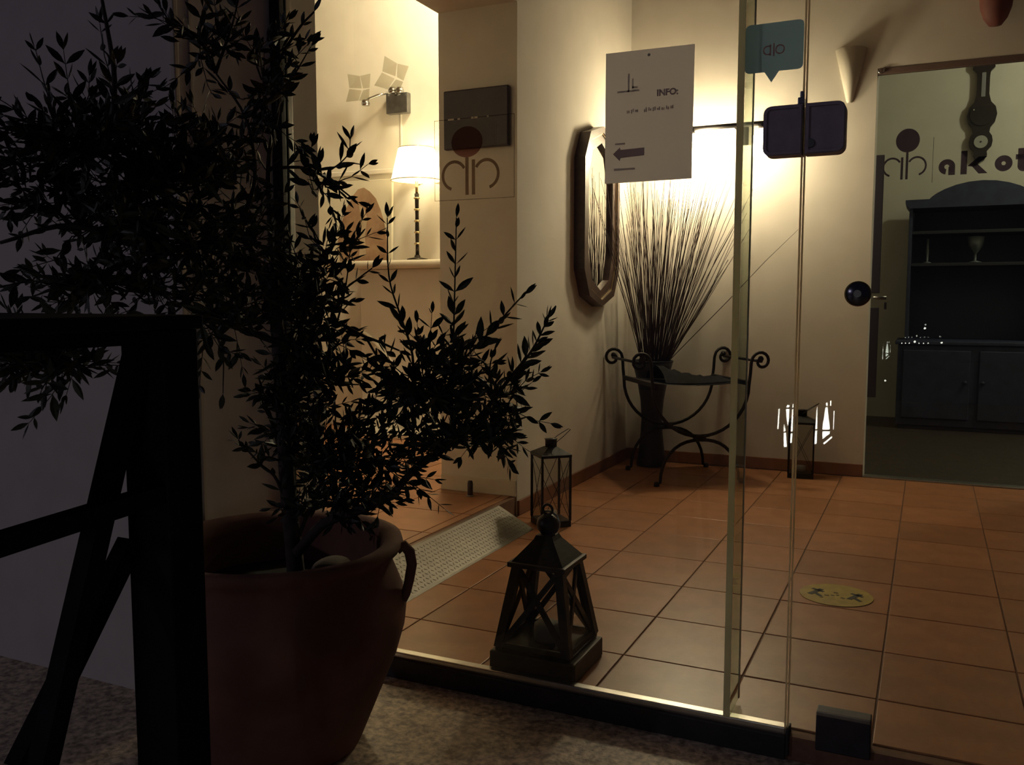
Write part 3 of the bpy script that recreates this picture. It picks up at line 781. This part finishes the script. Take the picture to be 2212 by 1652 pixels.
new('arrow', prism(bmesh.new(), [(-.085, -.083), (-.068, -.068), (-.066, -.074), (-.008, -.072), (-.008, -.090), (-.066, -.093), (-.068, -.100)], 'y', -0.0013, -0.0007), INK, t)

t = thing('speech_bubble_sticker', 'dark teal speech bubble sticker high on the narrow glass pane', 'sticker', (-0.330, GF, 1.548))
out = rrect(-0.0625, 0.0625, -0.050, 0.054, 0.011)
i0 = next(i for i, p in enumerate(out) if p[1] < -0.0499)
out = out[:18] + [(-0.019, -0.050), (-0.004, -0.073), (0.012, -0.050)] + out[18:]
new('bubble', prism(bmesh.new(), out, 'y', -0.0006, 0), STEELBLUE, t)
bm = bmesh.new()
def arc(bm, cx, cz, r, a0, a1, w, y0, y1, n=20, sq=1.0):
    o = [(cx + (r + w / 2) * math.cos(R(a0 + (a1 - a0) * k / n)) * sq, cz + (r + w / 2) * math.sin(R(a0 + (a1 - a0) * k / n))) for k in range(n + 1)]
    i = [(cx + (r - w / 2) * math.cos(R(a0 + (a1 - a0) * k / n)) * sq, cz + (r - w / 2) * math.sin(R(a0 + (a1 - a0) * k / n))) for k in range(n + 1)]
    for k in range(n):
        prism(bm, [o[k], o[k + 1], i[k + 1], i[k]], 'y', y0, y1)
arc(bm, 0.013, -0.004, 0.009, 0, 360, 0.0028, -0.0011, -0.0007); arc(bm, -0.013, -0.004, 0.009, 60, 300, 0.0028, -0.0011, -0.0007)
box(bm, -0.009, -0.006, -0.0011, -0.0007, -0.016, 0.008); box(bm, -0.0015, 0.0015, -0.0011, -0.0007, -0.018, 0.010)
new('emblem', bm, PALEPRINT, t)

def logo(name, label, loc, s, sz, mirror, dotm, linem, border=None, dz=0.62, drz=0.29):
    """disc on a stem between two open rings"""
    t = thing(name, label, 'logo', loc)
    k = -1 if mirror else 1; y0, y1 = -0.0008, -0.0002
    def sc(bm):
        for v in bm.verts: v.co.x *= k * s; v.co.z *= sz
        bmesh.ops.recalc_face_normals(bm, faces=bm.faces[:]); return bm
    bm = prism(bmesh.new(), [(0.06 + .29 * math.cos(R(a)), dz + drz * math.sin(R(a))) for a in range(0, 360, 10)], 'y', y0, y1); new('disc', sc(bm), dotm, t)
    bm = bmesh.new(); box(bm, 0.03, 0.09, y0, y1, -0.66, dz - drz); box(bm, -0.09, -0.03, y0, y1, -0.66, 0.02)
    arc(bm, 0.30, -0.27, 0.27, -75, 150, 0.06, y0, y1, 28, .8); arc(bm, -0.30, -0.27, 0.27, 30, 255, 0.06, y0, y1, 28, .8)
    new('letterform', sc(bm), linem, t)
    if border:
        x0, x1, z0, z1, w = border
        bm = bmesh.new(); box(bm, x0, x1, y0, y1, z0, z0 + w); box(bm, x0, x1, y0, y1, z1 - w, z1); box(bm, x0, x0 + w, y0, y1, z0, z1); box(bm, x1 - w, x1, y0, y1, z0, z1)
        new('border', bm, linem, t)
    return t
logo('logo_decal', 'logo of a red-brown disc over twin open rings on the front glass', (-1.081, GF, 1.354), 0.155, 0.130, True, DECALRED, DECAL, (-0.105, 0.125, -0.098, 0.108, 0.0012), 0.37, 0.30)
BF = BY + 0.0078
lg = logo('logo_decal', 'dark logo of a disc over twin open rings on the back glass door', (-0.152, BF, 1.765), 0.205, 0.175, False, DECALNAVY, DECALNAVY, (0.138, 0.140, -0.14, 0.10, 0.0018), 0.52, 0.36)
t = thing('lettering_decal', 'bold dark lettering on the back glass door beside the disc logo', 'lettering', (0.0, BF, 1.66))
def letter(polys, rings=()):
    bm = bmesh.new()
    for p in polys: prism(bm, p, 'y', -0.0008, -0.0002)
    for cx, cz, ro, ri, a0, a1 in rings: arc(bm, cx, cz, (ro + ri) / 2, a0, a1, ro - ri, -0.0008, -0.0002, 28)
    new('letter', bm, DECALNAVY, t)
def quad(x0, x1, z0, z1): return [(x0, z0), (x1, z0), (x1, z1), (x0, z1)]
letter([quad(0.064, 0.096, 0.0, 0.044)], [(0.056, 0.044, 0.040, 0.012, 0, 262)])                                       # a
letter([quad(0.122, 0.152, 0.0, 0.122), [(0.154, 0.042), (0.205, 0.088), (0.246, 0.088), (0.186, 0.036)], [(0.170, 0.046), (0.190, 0.062), (0.250, 0.0), (0.208, 0.0)]])   # k
letter([], [(0.322, 0.046, 0.041, 0.010, 0, 360)])                                                                     # o
letter([quad(0.386, 0.416, 0.024, 0.118), quad(0.376, 0.440, 0.062, 0.088)], [(0.414, 0.028, 0.028, 0.001, 180, 300)])    # t

# ================================================================ BACK ROOM
t = thing('hutch', 'tall blue-black hutch with arched cornice seen through the back doorway', 'cabinet', (0.33, 7.9, -0.01))
new('lower_body', B(-0.54, 0.54, -0.30, 0.30, 0.03, 0.66, 0.006), BLUEWOOD, t)
new('plinth', B(-0.52, 0.52, -0.28, 0.29, 0.0, 0.029, 0.003), BLUEWOOD, t)
new('worktop', B(-0.56, 0.56, -0.32, 0.30, 0.661, 0.69, 0.006), BLUEWOOD, t)
for s in (-1, 1):
    dr = new('door', B(min(s * .03, s * .50), max(s * .03, s * .50), -0.318, -0.3005, 0.09, 0.62, 0.006), BLUEWOOD, t)
    bm = bmesh.new(); lathe(bm, [(0, 0), (0.012, 0.0), (0.014, 0.02), (0, 0.022)], 12); bmesh.ops.rotate(bm, verts=bm.verts[:], matrix=Matrix.Rotation(R(90), 3, 'X')); bmesh.ops.translate(bm, verts=bm.verts[:], vec=(s * 0.06, -0.3185, 0.38)); new('knob', bm, BLUEWOOD, dr, True)
    new('side_panel', B(min(s * .475, s * .50), max(s * .475, s * .50), -0.12, 0.30, 0.6905, 1.72, 0.003), BLUEWOOD, t)
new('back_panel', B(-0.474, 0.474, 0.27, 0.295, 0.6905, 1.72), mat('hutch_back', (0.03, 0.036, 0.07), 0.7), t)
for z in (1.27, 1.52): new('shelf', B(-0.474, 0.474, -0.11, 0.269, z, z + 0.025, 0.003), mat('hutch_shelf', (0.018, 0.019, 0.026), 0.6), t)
arch = [(-0.53, 1.76), (-0.50, 1.72), (0.50, 1.72), (0.53, 1.76), (0.53, 1.785)]
for k in range(0, 13):
    a = math.pi * k / 12; arch.append((0.36 * math.cos(a), 1.787 + 0.125 * math.sin(a) ** 1.6))
arch.append((-0.53, 1.785))
new('cornice', prism(bmesh.new(), arch, 'y', -0.16, 0.30), BLUEWOOD, t)
t = thing('goblet', 'pale glass goblet standing on a shelf of the dark hutch', 'goblet', (0.31, 7.88, 1.286))
bm = bmesh.new(); lathe(bm, [(0, 0), (0.045, 0), (0.044, 0.006), (0.010, 0.015), (0.009, 0.07), (0.022, 0.085), (0.05, 0.13), (0.062, 0.20), (0.058, 0.20), (0.04, 0.125), (0, 0.09)], 24)
new('cup', bm, mat('pale_goblet', (0.11, 0.12, 0.13), 0.4), t, True)
t = thing('candlestick', 'slim pale candlestick on the left of the hutch shelf', 'candlestick', (-0.03, 7.88, 1.286))
bm = bmesh.new(); lathe(bm, [(0, 0), (0.03, 0), (0.028, 0.008), (0.008, 0.014), (0.010, 0.06), (0.013, 0.10), (0.009, 0.12), (0.010, 0.19), (0, 0.19)], 16)
new('stick', bm, MATS['pale_goblet'], t, True)

t = thing('wall_barometer', 'dark banjo-shaped wall barometer hung above the hutch', 'barometer', (0.325, 8.3, 2.52))
half = [(.055, .38), (.075, .37), (.08, .33), (.05, .30), (.045, .26), (.045, .12), (.06, .06), (.095, .02), (.108, -.04), (.095, -.10), (.065, -.14), (.058, -.18), (.078, -.21), (.085, -.25), (.078, -.29), (.045, -.33), (.05, -.36), (.03, -.40)]
new('case', prism(bmesh.new(), half + [(-x, z) for x, z in reversed(half)], 'y', -0.05, -0.001), BAROWOOD, t)
def disc(cx, cz, r, y, m, name, parent, th=0.01):
    bm = bmesh.new(); prism(bm, [(cx + r * math.cos(R(a)), cz + r * math.sin(R(a))) for a in range(0, 360, 12)], 'y', y - th, y); return new(name, bm, m, parent)
disc(0, -0.04, 0.088, -0.0502, BAROWOOD, 'main_dial', t); disc(0, -0.255, 0.050, -0.0502, DIAL, 'lower_dial', t)
dd = disc(0, -0.255, 0.006, -0.0604, BAROWOOD, 'hub', t, 0.004)
new('thermometer', B(-0.014, 0.016, -0.056, -0.0502, 0.10, 0.29, 0.002), mat('thermometer_plate', (0.22, 0.21, 0.22), 0.5), t)
disc(-0.06, 0.0, 0.006, -0.061, CHROME, 'bezel_screw', t, 0.004)

# ================================================================ OUTSIDE
# high table with trestle legs at the left edge
t = thing('high_table', 'black timber high table with braced trestle legs at left edge', 'table', (0, 0, 0))
new('tabletop', B(-1.55, -0.785, 0.10, 0.812, 0.966, 0.982, 0.003), BLACKWOOD, t)
TP = (-0.82, 0.776)
new('leg', B(TP[0] - .034, TP[0] + .034, TP[1] - .027, TP[1] + .027, EXT, 0.9655, 0.003), BLACKWOOD, t)
bm = bmesh.new(); beam(bm, (-0.82, 0.10, 0.957), (-0.82, 0.748, 0.957), 0.03, 0.016); new('top_rail', bm, BLACKWOOD, t)
bm = bmesh.new(); beam(bm, (-0.82, 0.745, 0.945), (-0.82, 0.405, EXT + .005), 0.024, 0.021); new('slanted_leg', bm, BLACKWOOD, t)
bm = bmesh.new(); beam(bm, (-0.845, 0.745, 0.715), (-0.845, 0.59, 0.512), 0.022, 0.022); new('brace', bm, BLACKWOOD, t)
bm = bmesh.new(); beam(bm, (-0.80, 0.748, 0.776), (-0.80, 0.10, 0.744), 0.020, 0.021); new('stretcher', bm, BLACKWOOD, t)
new('leg', B(-1.52, -1.46, 0.15, 0.20, EXT, 0.9655, 0.003), BLACKWOOD, t)
rebase(t, (-1.15, 0.45, EXT))

# unseen street lamp added to light the outside wall from behind
t = thing('added_street_lamp', 'unseen tall street lamp added behind the viewer to light the outside wall', 'street lamp', (-12.0, -10.0, -0.5))
bm = bmesh.new(); tube(bm, [(0, 0, 0), (0, 0, 5.0), (0.1, 0.15, 5.4), (0.4, 0.5, 5.6)], 0.06, 0.04, 10); new('pole', bm, IRON, t, True)
bm = bmesh.new(); lathe(bm, [(0.0, 0.12), (0.10, 0.10), (0.26, -0.02), (0.26, -0.04), (0.0, -0.02)], 24, (0.45, 0.56, 5.62)); new('lamp_head', bm, IRON, t, True)
bm = bmesh.new(); lathe(bm, [(0.0, -0.021), (0.16, -0.041), (0.12, -0.13), (0.0, -0.16)], 20, (0.45, 0.56, 5.62)); new('lamp_globe', bm, emit('added_street_glow', (0.86, 0.80, 1.0), 20), t, True)
point('added_street_light', (0.45, 0.56, 5.30), OUTSIDE_FILL_P, (0.90, 0.80, 1.0), 0.15, t)

# terracotta pot
PX, PY = -1.375, 1.635
t = thing('terracotta_pot', 'big round terracotta pot with a loop handle holding the olive tree', 'pot', (PX, PY, EXT))
prof = [(0.0, 0.0), (0.185, 0.0), (0.192, 0.012), (0.212, 0.06), (0.245, 0.14), (0.278, 0.22), (0.298, 0.29), (0.302, 0.33), (0.295, 0.37), (0.280, 0.41), (0.270, 0.435), (0.272, 0.455), (0.288, 0.468), (0.296, 0.482), (0.292, 0.496), (0.276, 0.498), (0.252, 0.488), (0.243, 0.46), (0.245, 0.36), (0.0, 0.355)]
bm = bmesh.new(); lathe(bm, prof, 56); new('body', bm, TERRA, t, True)
for s in (1, -1):
    dx, dy = (0.906 * s, 0.423 * s) if s == 1 else (-0.2, -0.98)
    pts = [(0.285, 0.474), (0.300, 0.480), (0.313, 0.466), (0.318, 0.435), (0.311, 0.395), (0.303, 0.365), (0.296, 0.350)]
    if s == -1: continue
    bm = bmesh.new(); tube(bm, [(dx * r, dy * r, z) for r, z in pts], 0.014, 0.011, 10); new('handle', bm, TERRA, t, True)
bm = bmesh.new(); lathe(bm, [(0.0, 0.383), (0.12, 0.381), (0.242, 0.376), (0.242, 0.362), (0.0, 0.362)], 40)
for v in bm.verts: v.co.z += 0.005 * math.sin(31 * v.co.x) * math.cos(27 * v.co.y) if v.co.z > .37 else 0
new('soil', bm, SOIL, t, True)
sr = random.Random(3)
SOILZ = EXT + 0.381
STN = [((-0.065, -0.155), 0.040, 'flat pale stone at the front of the pot soil, largest of the stones'), ((-0.135, -0.085), 0.030, 'rounded stone by the rim nearest the table leg in the pot'),
       ((0.055, -0.145), 0.028, 'stone in front of the olive trunk in the pot'), ((0.165, 0.03), 0.034, 'rounded stone by the handle side of the pot'), ((0.07, 0.12), 0.045, 'wide stone at the back of the pot soil'), ((0.13, -0.085), 0.026, 'smallest stone between trunk and handle in the pot')]
for (sx, sy), r, lab in STN:
    bm = bmesh.new(); bmesh.ops.create_icosphere(bm, subdivisions=3, radius=r)
    for v in bm.verts:
        n = 1 + 0.10 * math.sin(v.co.x * 90 + sx * 50) + 0.08 * math.cos(v.co.y * 80 + sy * 70)
        v.co = Vector((v.co.x * n * 1.15, v.co.y * n, v.co.z * 0.62))
    o = tag(new('stone', bm, STONE, None, True), lab, 'stone', 'stones on the pot soil')
    o.location = (PX + sx, PY + sy, SOILZ + r * 0.50); o.rotation_euler = (0, 0, sr.uniform(0, 3))

# world-space skeleton of the olive tree
BRANCHES = [
 (0.022, 0.014, 0, [(-1.341, 1.662, 0.315), (-1.345, 1.66, 0.393), (-1.352, 1.651, 0.551), (-1.349, 1.637, 0.729), (-1.346, 1.623, 0.902), (-1.338, 1.597, 1.048)]),
 (0.013, 0.0015, 0.6, [(-1.328, 1.646, 0.405), (-1.26, 1.664, 0.48), (-1.177, 1.673, 0.514), (-1.098, 1.691, 0.553), (-1.043, 1.713, 0.615), (-0.95, 1.741, 0.687), (-0.893, 1.763, 0.749), (-0.834, 1.788, 0.832), (-0.796, 1.811, 0.887), (-0.764, 1.822, 0.954)]),
 (0.008, 0.002, 0.5, [(-1.346, 1.623, 0.902), (-1.34, 1.545, 1.087), (-1.349, 1.513, 1.146), (-1.313, 1.52, 1.261), (-1.337, 1.522, 1.386), (-1.383, 1.487, 1.476)]),
 (0.01, 0.003, 0.5, [(-1.338, 1.597, 1.048), (-1.344, 1.436, 1.121), (-1.326, 1.286, 1.199), (-1.346, 1.198, 1.29), (-1.343, 1.189, 1.413), (-1.35, 1.176, 1.528)]),
 (0.009, 0.003, 0.6, [(-1.344, 1.436, 1.121), (-1.346, 1.266, 1.094), (-1.399, 1.134, 1.132), (-1.469, 1.043, 1.098)]),
 (0.008, 0.003, 0.6, [(-1.346, 1.623, 0.902), (-1.355, 1.414, 0.959), (-1.365, 1.243, 0.953), (-1.396, 1.114, 0.919), (-1.446, 1.032, 0.885)]),
 (0.006, 0.002, 0.7, [(-1.326, 1.286, 1.199), (-1.349, 1.17, 1.254), (-1.369, 1.076, 1.288), (-1.423, 1.031, 1.308)]),
 (0.006, 0.002, 0.7, [(-1.338, 1.597, 1.048), (-1.329, 1.582, 1.287), (-1.308, 1.593, 1.413), (-1.304, 1.594, 1.508), (-1.262, 1.61, 1.581), (-1.232, 1.628, 1.62)]),
 (0.004, 0.0015, 0.9, [(-1.329, 1.582, 1.287), (-1.249, 1.608, 1.286), (-1.198, 1.628, 1.257), (-1.137, 1.641, 1.211)]),
 (0.002, 0.001, 1.6, [(-1.202, 1.629, 1.279), (-1.18, 1.641, 1.297), (-1.164, 1.651, 1.319), (-1.162, 1.655, 1.349)]),
 (0.006, 0.002, 0.4, [(-1.349, 1.637, 0.729), (-1.252, 1.659, 0.938), (-1.143, 1.675, 0.916), (-1.063, 1.687, 0.887)]),
 (0.003, 0.0012, 0.5, [(-1.143, 1.675, 0.916), (-1.097, 1.678, 0.845), (-1.061, 1.678, 0.792)]),
 (0.005, 0.0015, 0.7, [(-1.346, 1.623, 0.902), (-1.329, 1.626, 0.964), (-1.215, 1.65, 1.006), (-1.125, 1.677, 1.069)]),
 (0.003, 0.001, 1, [(-1.236, 1.648, 0.859), (-1.192, 1.661, 1.003), (-1.176, 1.668, 1.11)]),
 (0.004, 0.0012, 1, [(-1.043, 1.713, 0.615), (-1.042, 1.707, 0.769), (-1.041, 1.707, 0.875), (-1.063, 1.695, 0.962), (-1.09, 1.691, 1.051), (-1.093, 1.692, 1.18)]),
 (0.004, 0.0012, 1.1, [(-0.95, 1.741, 0.687), (-0.954, 1.728, 0.792), (-0.949, 1.726, 0.862), (-0.951, 1.738, 0.986), (-0.95, 1.748, 1.179)]),
 (0.003, 0.0012, 1.6, [(-0.949, 1.725, 0.844), (-0.873, 1.757, 0.929), (-0.822, 1.788, 0.995), (-0.807, 1.797, 1.011)]),
 (0.003, 0.0012, 1.5, [(-0.873, 1.774, 0.77), (-0.879, 1.768, 0.843), (-0.873, 1.775, 0.887)]),
 (0.003, 0.0012, 1.6, [(-0.893, 1.763, 0.749), (-0.861, 1.766, 0.736), (-0.852, 1.763, 0.674)]),
 (0.003, 0.0012, 1.6, [(-0.834, 1.788, 0.832), (-0.824, 1.789, 0.792)]),
 (0.0022, 0.001, 1.9, [(-0.859, 1.778, 0.795), (-0.834, 1.788, 0.832), (-0.796, 1.811, 0.887), (-0.762, 1.823, 0.958)]),
 (0.005, 0.0015, 0.8, [(-1.347, 1.664, 0.448), (-1.362, 1.627, 0.577), (-1.382, 1.589, 0.625), (-1.407, 1.55, 0.683)]),
 (0.004, 0.0015, 0.8, [(-1.349, 1.637, 0.729), (-1.293, 1.649, 0.806), (-1.223, 1.66, 0.808), (-1.153, 1.659, 0.81)]),
 (0.005, 0.002, 0.8, [(-1.346, 1.662, 0.415), (-1.285, 1.683, 0.562), (-1.222, 1.69, 0.665), (-1.144, 1.689, 0.734), (-1.073, 1.696, 0.81)]),
 (0.004, 0.001, 0.8, [(-1.337, 1.522, 1.386), (-1.252, 1.557, 1.456), (-1.203, 1.577, 1.531)]),
 (0.004, 0.001, 1, [(-1.383, 1.487, 1.476), (-1.418, 1.479, 1.551), (-1.458, 1.462, 1.57)]),
 (0.004, 0.001, 0.9, [(-1.383, 1.487, 1.476), (-1.357, 1.509, 1.57), (-1.342, 1.524, 1.648)]),
 (0.003, 0.001, 0.3, [(-1.355, 1.414, 0.959), (-1.326, 1.421, 0.892), (-1.321, 1.414, 0.806)]),
 (0.004, 0.001, 0.9, [(-1.399, 1.134, 1.132), (-1.433, 1.101, 1.177), (-1.469, 1.075, 1.2)]),
 (0.004, 0.001, 0.9, [(-1.346, 1.266, 1.094), (-1.383, 1.189, 1.048), (-1.459, 1.093, 1.006)]),
]
CLUMPS = [   # centre, horizontal radius, vertical radius, number of shoots
 ((-1.366, 1.109, 1.278), 0.121, 0.060, 42),
 ((-1.367, 1.269, 1.217), 0.132, 0.097, 66),
 ((-1.35, 1.377, 1.118), 0.122, 0.103, 48),
 ((-1.435, 1.104, 1.218), 0.098, 0.057, 20),
 ((-1.407, 1.085, 0.903), 0.103, 0.041, 40),
 ((-1.417, 1.478, 1.541), 0.068, 0.068, 12),
 ((-1.317, 1.56, 1.453), 0.060, 0.080, 16),
 ((-1.237, 1.635, 1.058), 0.078, 0.078, 28),
 ((-1.293, 1.629, 0.934), 0.073, 0.094, 32),
 ((-1.223, 1.66, 0.808), 0.069, 0.063, 16),
 ((-1.267, 1.679, 0.652), 0.097, 0.086, 44),
 ((-1.011, 1.714, 0.811), 0.098, 0.078, 60),
 ((-0.851, 1.775, 0.782), 0.036, 0.046, 10),
 ((-0.946, 1.732, 0.688), 0.072, 0.036, 18),
 ((-1.121, 1.69, 0.64), 0.100, 0.063, 28),
 ((-1.249, 1.686, 0.537), 0.103, 0.038, 28),
 ((-1.341, 1.454, 0.958), 0.073, 0.049, 24),
 ((-1.413, 1.173, 1.031), 0.111, 0.039, 20),
 ((-1.317, 1.644, 0.762), 0.053, 0.086, 20),
 ((-1.346, 1.202, 1.332), 0.067, 0.059, 14),
 ((-1.21, 1.623, 1.259), 0.041, 0.030, 6),
 ((-1.383, 1.297, 1.024), 0.100, 0.055, 20),
 ((-1.373, 1.475, 1.308), 0.088, 0.068, 18),
 ((-1.361, 1.175, 1.14), 0.101, 0.050, 18),
 ((-0.877, 1.756, 0.71), 0.046, 0.036, 10),
]
LANY = -0.210
SHARDS = [[(-0.629, 0.482), (-0.625, 0.482), (-0.628, 0.386), (-0.632, 0.389)], [(-0.589, 0.504), (-0.581, 0.501), (-0.581, 0.492), (-0.594, 0.492)], [(-0.565, 0.509), (-0.563, 0.509), (-0.562, 0.493), (-0.566, 0.492)], [(-0.595, 0.483), (-0.581, 0.484), (-0.582, 0.428), (-0.585, 0.404), (-0.59, 0.433)], [(-0.567, 0.483), (-0.563, 0.483), (-0.562, 0.379), (-0.57, 0.378)], [(-0.602, 0.41), (-0.595, 0.377), (-0.603, 0.376)], [(-0.602, 0.369), (-0.594, 0.37), (-0.587, 0.303), (-0.6, 0.302)], [(-0.57, 0.368), (-0.564, 0.368), (-0.565, 0.324), (-0.571, 0.323)], [(-0.457, 0.501), (-0.455, 0.498), (-0.453, 0.397), (-0.46, 0.396)], [(-0.46, 0.388), (-0.453, 0.389), (-0.453, 0.327), (-0.462, 0.327)], [(-0.416, 0.523), (-0.411, 0.522), (-0.41, 0.509), (-0.416, 0.508)], [(-0.399, 0.532), (-0.394, 0.531), (-0.394, 0.509), (-0.399, 0.511)], [(-0.418, 0.501), (-0.41, 0.501), (-0.398, 0.411), (-0.397, 0.398), (-0.428, 0.396), (-0.429, 0.409)], [(-0.428, 0.387), (-0.397, 0.389), (-0.397, 0.378), (-0.427, 0.352)], [(-0.387, 0.366), (-0.385, 0.361), (-0.415, 0.33), (-0.424, 0.328), (-0.421, 0.335)], [(-0.382, 0.487), (-0.379, 0.487), (-0.38, 0.399), (-0.382, 0.401)]]

# olive tree: trunk, main branches, shoots with paired leaves
tree = thing('olive_tree', 'leafy olive tree growing in the terracotta pot', 'tree', (0, 0, 0))
def smooth_path(pts, k=5):
    P = [Vector(p) for p in pts]; P = [P[0] * 2 - P[1]] + P + [P[-1] * 2 - P[-2]]; out = []
    for i in range(1, len(P) - 2):
        for s in range(k):
            t = s / k; a, b, c, d = P[i - 1], P[i], P[i + 1], P[i + 2]
            out.append(0.5 * ((2 * b) + (c - a) * t + (2 * a - 5 * b + 4 * c - d) * t * t + (3 * b - a - 3 * c + d) * t ** 3))
    out.append(P[-2]); return out
EYE = Vector((0, 0, 1.0))
def inside(p):
    """free space for leaves: outside the glass, clear of the walls and of the table"""
    if p.y > GY - 0.05: return False
    if p.x < WX + 0.03 and p.y > 1.64: return False
    if p.x > -1.75 and p.x < -0.7 and p.y < 0.86 : return False
    if p.y < 0.9: return False
    if (p.x - PX) ** 2 + (p.y - PY) ** 2 < 0.31 ** 2 and p.z < 0.44: return False
    return True
LEAVES = []            # (matrix, length)
lr = random.Random(11)
def add_leaf(p, axis, L):
    tip = p + axis * L
    if not (inside(tip) and inside(p)): return
    x = axis.normalized(); rv = Vector((lr.gauss(0, 1), lr.gauss(0, 1), lr.gauss(0, 1)))
    y = x.cross(rv).normalized(); z = x.cross(y)
    M = Matrix((x * L, y * L, z * L)).transposed().to_4x4(); M.translation = p
    LEAVES.append((M, L))
def leafy(path, density, L0=0.036, start=0.0):
    """opposite leaf pairs along a path, shrinking to the tip"""
    if density <= 0: return
    step = 0.030 / density; acc = 0.0; turn = lr.uniform(0, 6.28)
    tot = sum((b - a).length for a, b in zip(path, path[1:])); run = 0.0
    for a, b in zip(path, path[1:]):
        d = b - a; l = d.length
        if l < 1e-6: continue
        dn = d / l; u, v = frame_from(dn)
        while acc < l:
            f = (run + acc) / tot
            if f >= start:
                p = a + dn * acc
                for s in (0, math.pi):
                    q = turn + s + lr.gauss(0, .25)
                    side = u * math.cos(q) + v * math.sin(q)
                    L = L0 * lr.uniform(.75, 1.2) * (1.0 - 0.45 * max(0, f - .6) / .4)
                    add_leaf(p, (dn * lr.uniform(.5, 1.0) + side * lr.uniform(.6, 1.0)).normalized(), L)
                turn += math.pi / 2 + lr.gauss(0, .2)
            acc += step * lr.uniform(.8, 1.2)
        acc -= l; run += l
    dn = (path[-1] - path[-2]).normalized()
    for k in range(2): add_leaf(path[-1], (dn + Vector((lr.gauss(0, .25), lr.gauss(0, .25), lr.gauss(0, .25)))).normalized(), L0 * .7)
for i, (r0, r1, dens, pts) in enumerate(BRANCHES):
    path = smooth_path(pts)
    bm = bmesh.new(); tube(bm, path, r0, r1, 8 if r0 > .003 else 5)
    new('trunk' if i == 0 else 'branch', bm, BARK, tree, True)
    leafy(path, dens, 0.050, 0.30 if r0 > .004 else 0.08)
NB = len(LEAVES)
tw = bmesh.new()
for c, rh, rv, n in CLUMPS:
    c = Vector(c)
    for k in range(n):
        for tries in range(20):
            d = Vector((lr.gauss(0, 1), lr.gauss(0, 1), lr.gauss(0, 1))).normalized() * (lr.random() ** .45)
            s = c + Vector((d.x * rh, d.y * rh, d.z * rv))
            if inside(s): break
        else: continue
        out = (s - c); out = out.normalized() if out.length > 1e-4 else Vector((0, 0, 1))
        dr = (out * .9 + Vector((lr.gauss(0, .5), lr.gauss(0, .5), lr.gauss(.25, .5)))).normalized()
        L = lr.uniform(.05, .12)
        e = s + dr * L
        if not inside(e): continue
        m = s.lerp(e, .5) + Vector((lr.gauss(0, .006), lr.gauss(0, .006), lr.gauss(0, .006)))
        tube(tw, [c.lerp(s, .25), c.lerp(s, .7) + Vector((0, 0, -.006)), s, m, e], .0016, .0007, 4, False)
        leafy([s - dr * .02, s, m, e], 1.0, 0.046)
o = new('twigs', tw, BARK, tree); o['kind'] = 'stuff'
# one leaf of unit length: a folded lance shape
def leaf_geo():
    W = [(0, 0), (.12, .04), (.32, .128), (.52, .150), (.74, .108), (.92, .036), (1.0, 0)]
    vs = []; fs = []
    for x, w in W:
        z = -.06 * (x * (1 - x)) * 4
        vs += [(x, -w, z + w * .35), (x, 0, z), (x, w, z + w * .35)]
    for i in range(len(W) - 1):
        a = 3 * i; fs += [(a, a + 3, a + 4, a + 1), (a + 1, a + 4, a + 5, a + 2)]
    return vs, fs
LV, LF = leaf_geo()
lm = bpy.data.meshes.new('leaf'); lm.from_pydata(LV, [], LF); lm.materials.append(LEAF)
order = sorted(range(len(LEAVES)), key=lambda i: -(LEAVES[i][1] / (LEAVES[i][0].translation - EYE).length) * (1.0 if i < NB else 0.75))
single = set(order[:300])
VV, FF = [], []
for i, (M, L) in enumerate(LEAVES):
    if i in single:
        o = bpy.data.objects.new('leaf', lm); COL.objects.link(o); o.parent = tree; o.matrix_basis = M
    else:
        b = len(VV); VV += [tuple(M @ Vector(v)) for v in LV]; FF += [tuple(b + q for q in f) for f in LF]
fm = bpy.data.meshes.new('foliage'); fm.from_pydata(VV, [], FF); fm.materials.append(LEAF)
fo = bpy.data.objects.new('foliage', fm); COL.objects.link(fo); fo.parent = tree; fo['kind'] = 'stuff'
rebase(tree, (-1.345, 1.66, EXT + 0.378))

# ---------------------------------------------------------------- what the glass mirrors from behind the camera
for k, (x, z, r) in enumerate(((-0.128, -0.227, .055), (-0.503, -0.807, .055), (-1.011, -0.878, .03), (-0.864, -0.875, .03), (-0.718, -0.872, .03), (-0.338, -0.864, .03), (-0.158, -0.86, .03), (0.022, -0.856, .03), (0.538, -0.826, .05), (-1.616, -2.527, .05))):
    bm = bmesh.new(); bmesh.ops.create_icosphere(bm, subdivisions=1, radius=r)
    o = new('distant_lamp', bm, emit('town_light', (1, 0.97, 0.9), 14) if k == 0 else MATS['town_light'], None, True)
    o.location = (x, -37.86, z)
    tag(o, 'tiny far town light mirrored as a white dot in the glass door', 'light', 'far town lights mirrored in the glass')
t = thing('lit_lantern', 'lit lantern near the viewer whose white panes mirror in the glass', 'lantern', (0, 0, 0))
for k, poly in enumerate(SHARDS):
    new('lit_pane', prism(bmesh.new(), poly, 'y', LANY, LANY + 0.003), emit('lantern_glow', (1.0, 0.97, 0.88), 26) if k == 0 else MATS['lantern_glow'], t)
xs = [p[0] for q in SHARDS for p in q]; zs = [p[1] for q in SHARDS for p in q]
new('body', B(min(xs) - .02, max(xs) + .02, LANY - 0.16, LANY - 0.001, EXT, max(zs) + .03, 0.004), LANT, t)
rebase(t, ((min(xs) + max(xs)) / 2, LANY - 0.08, EXT))
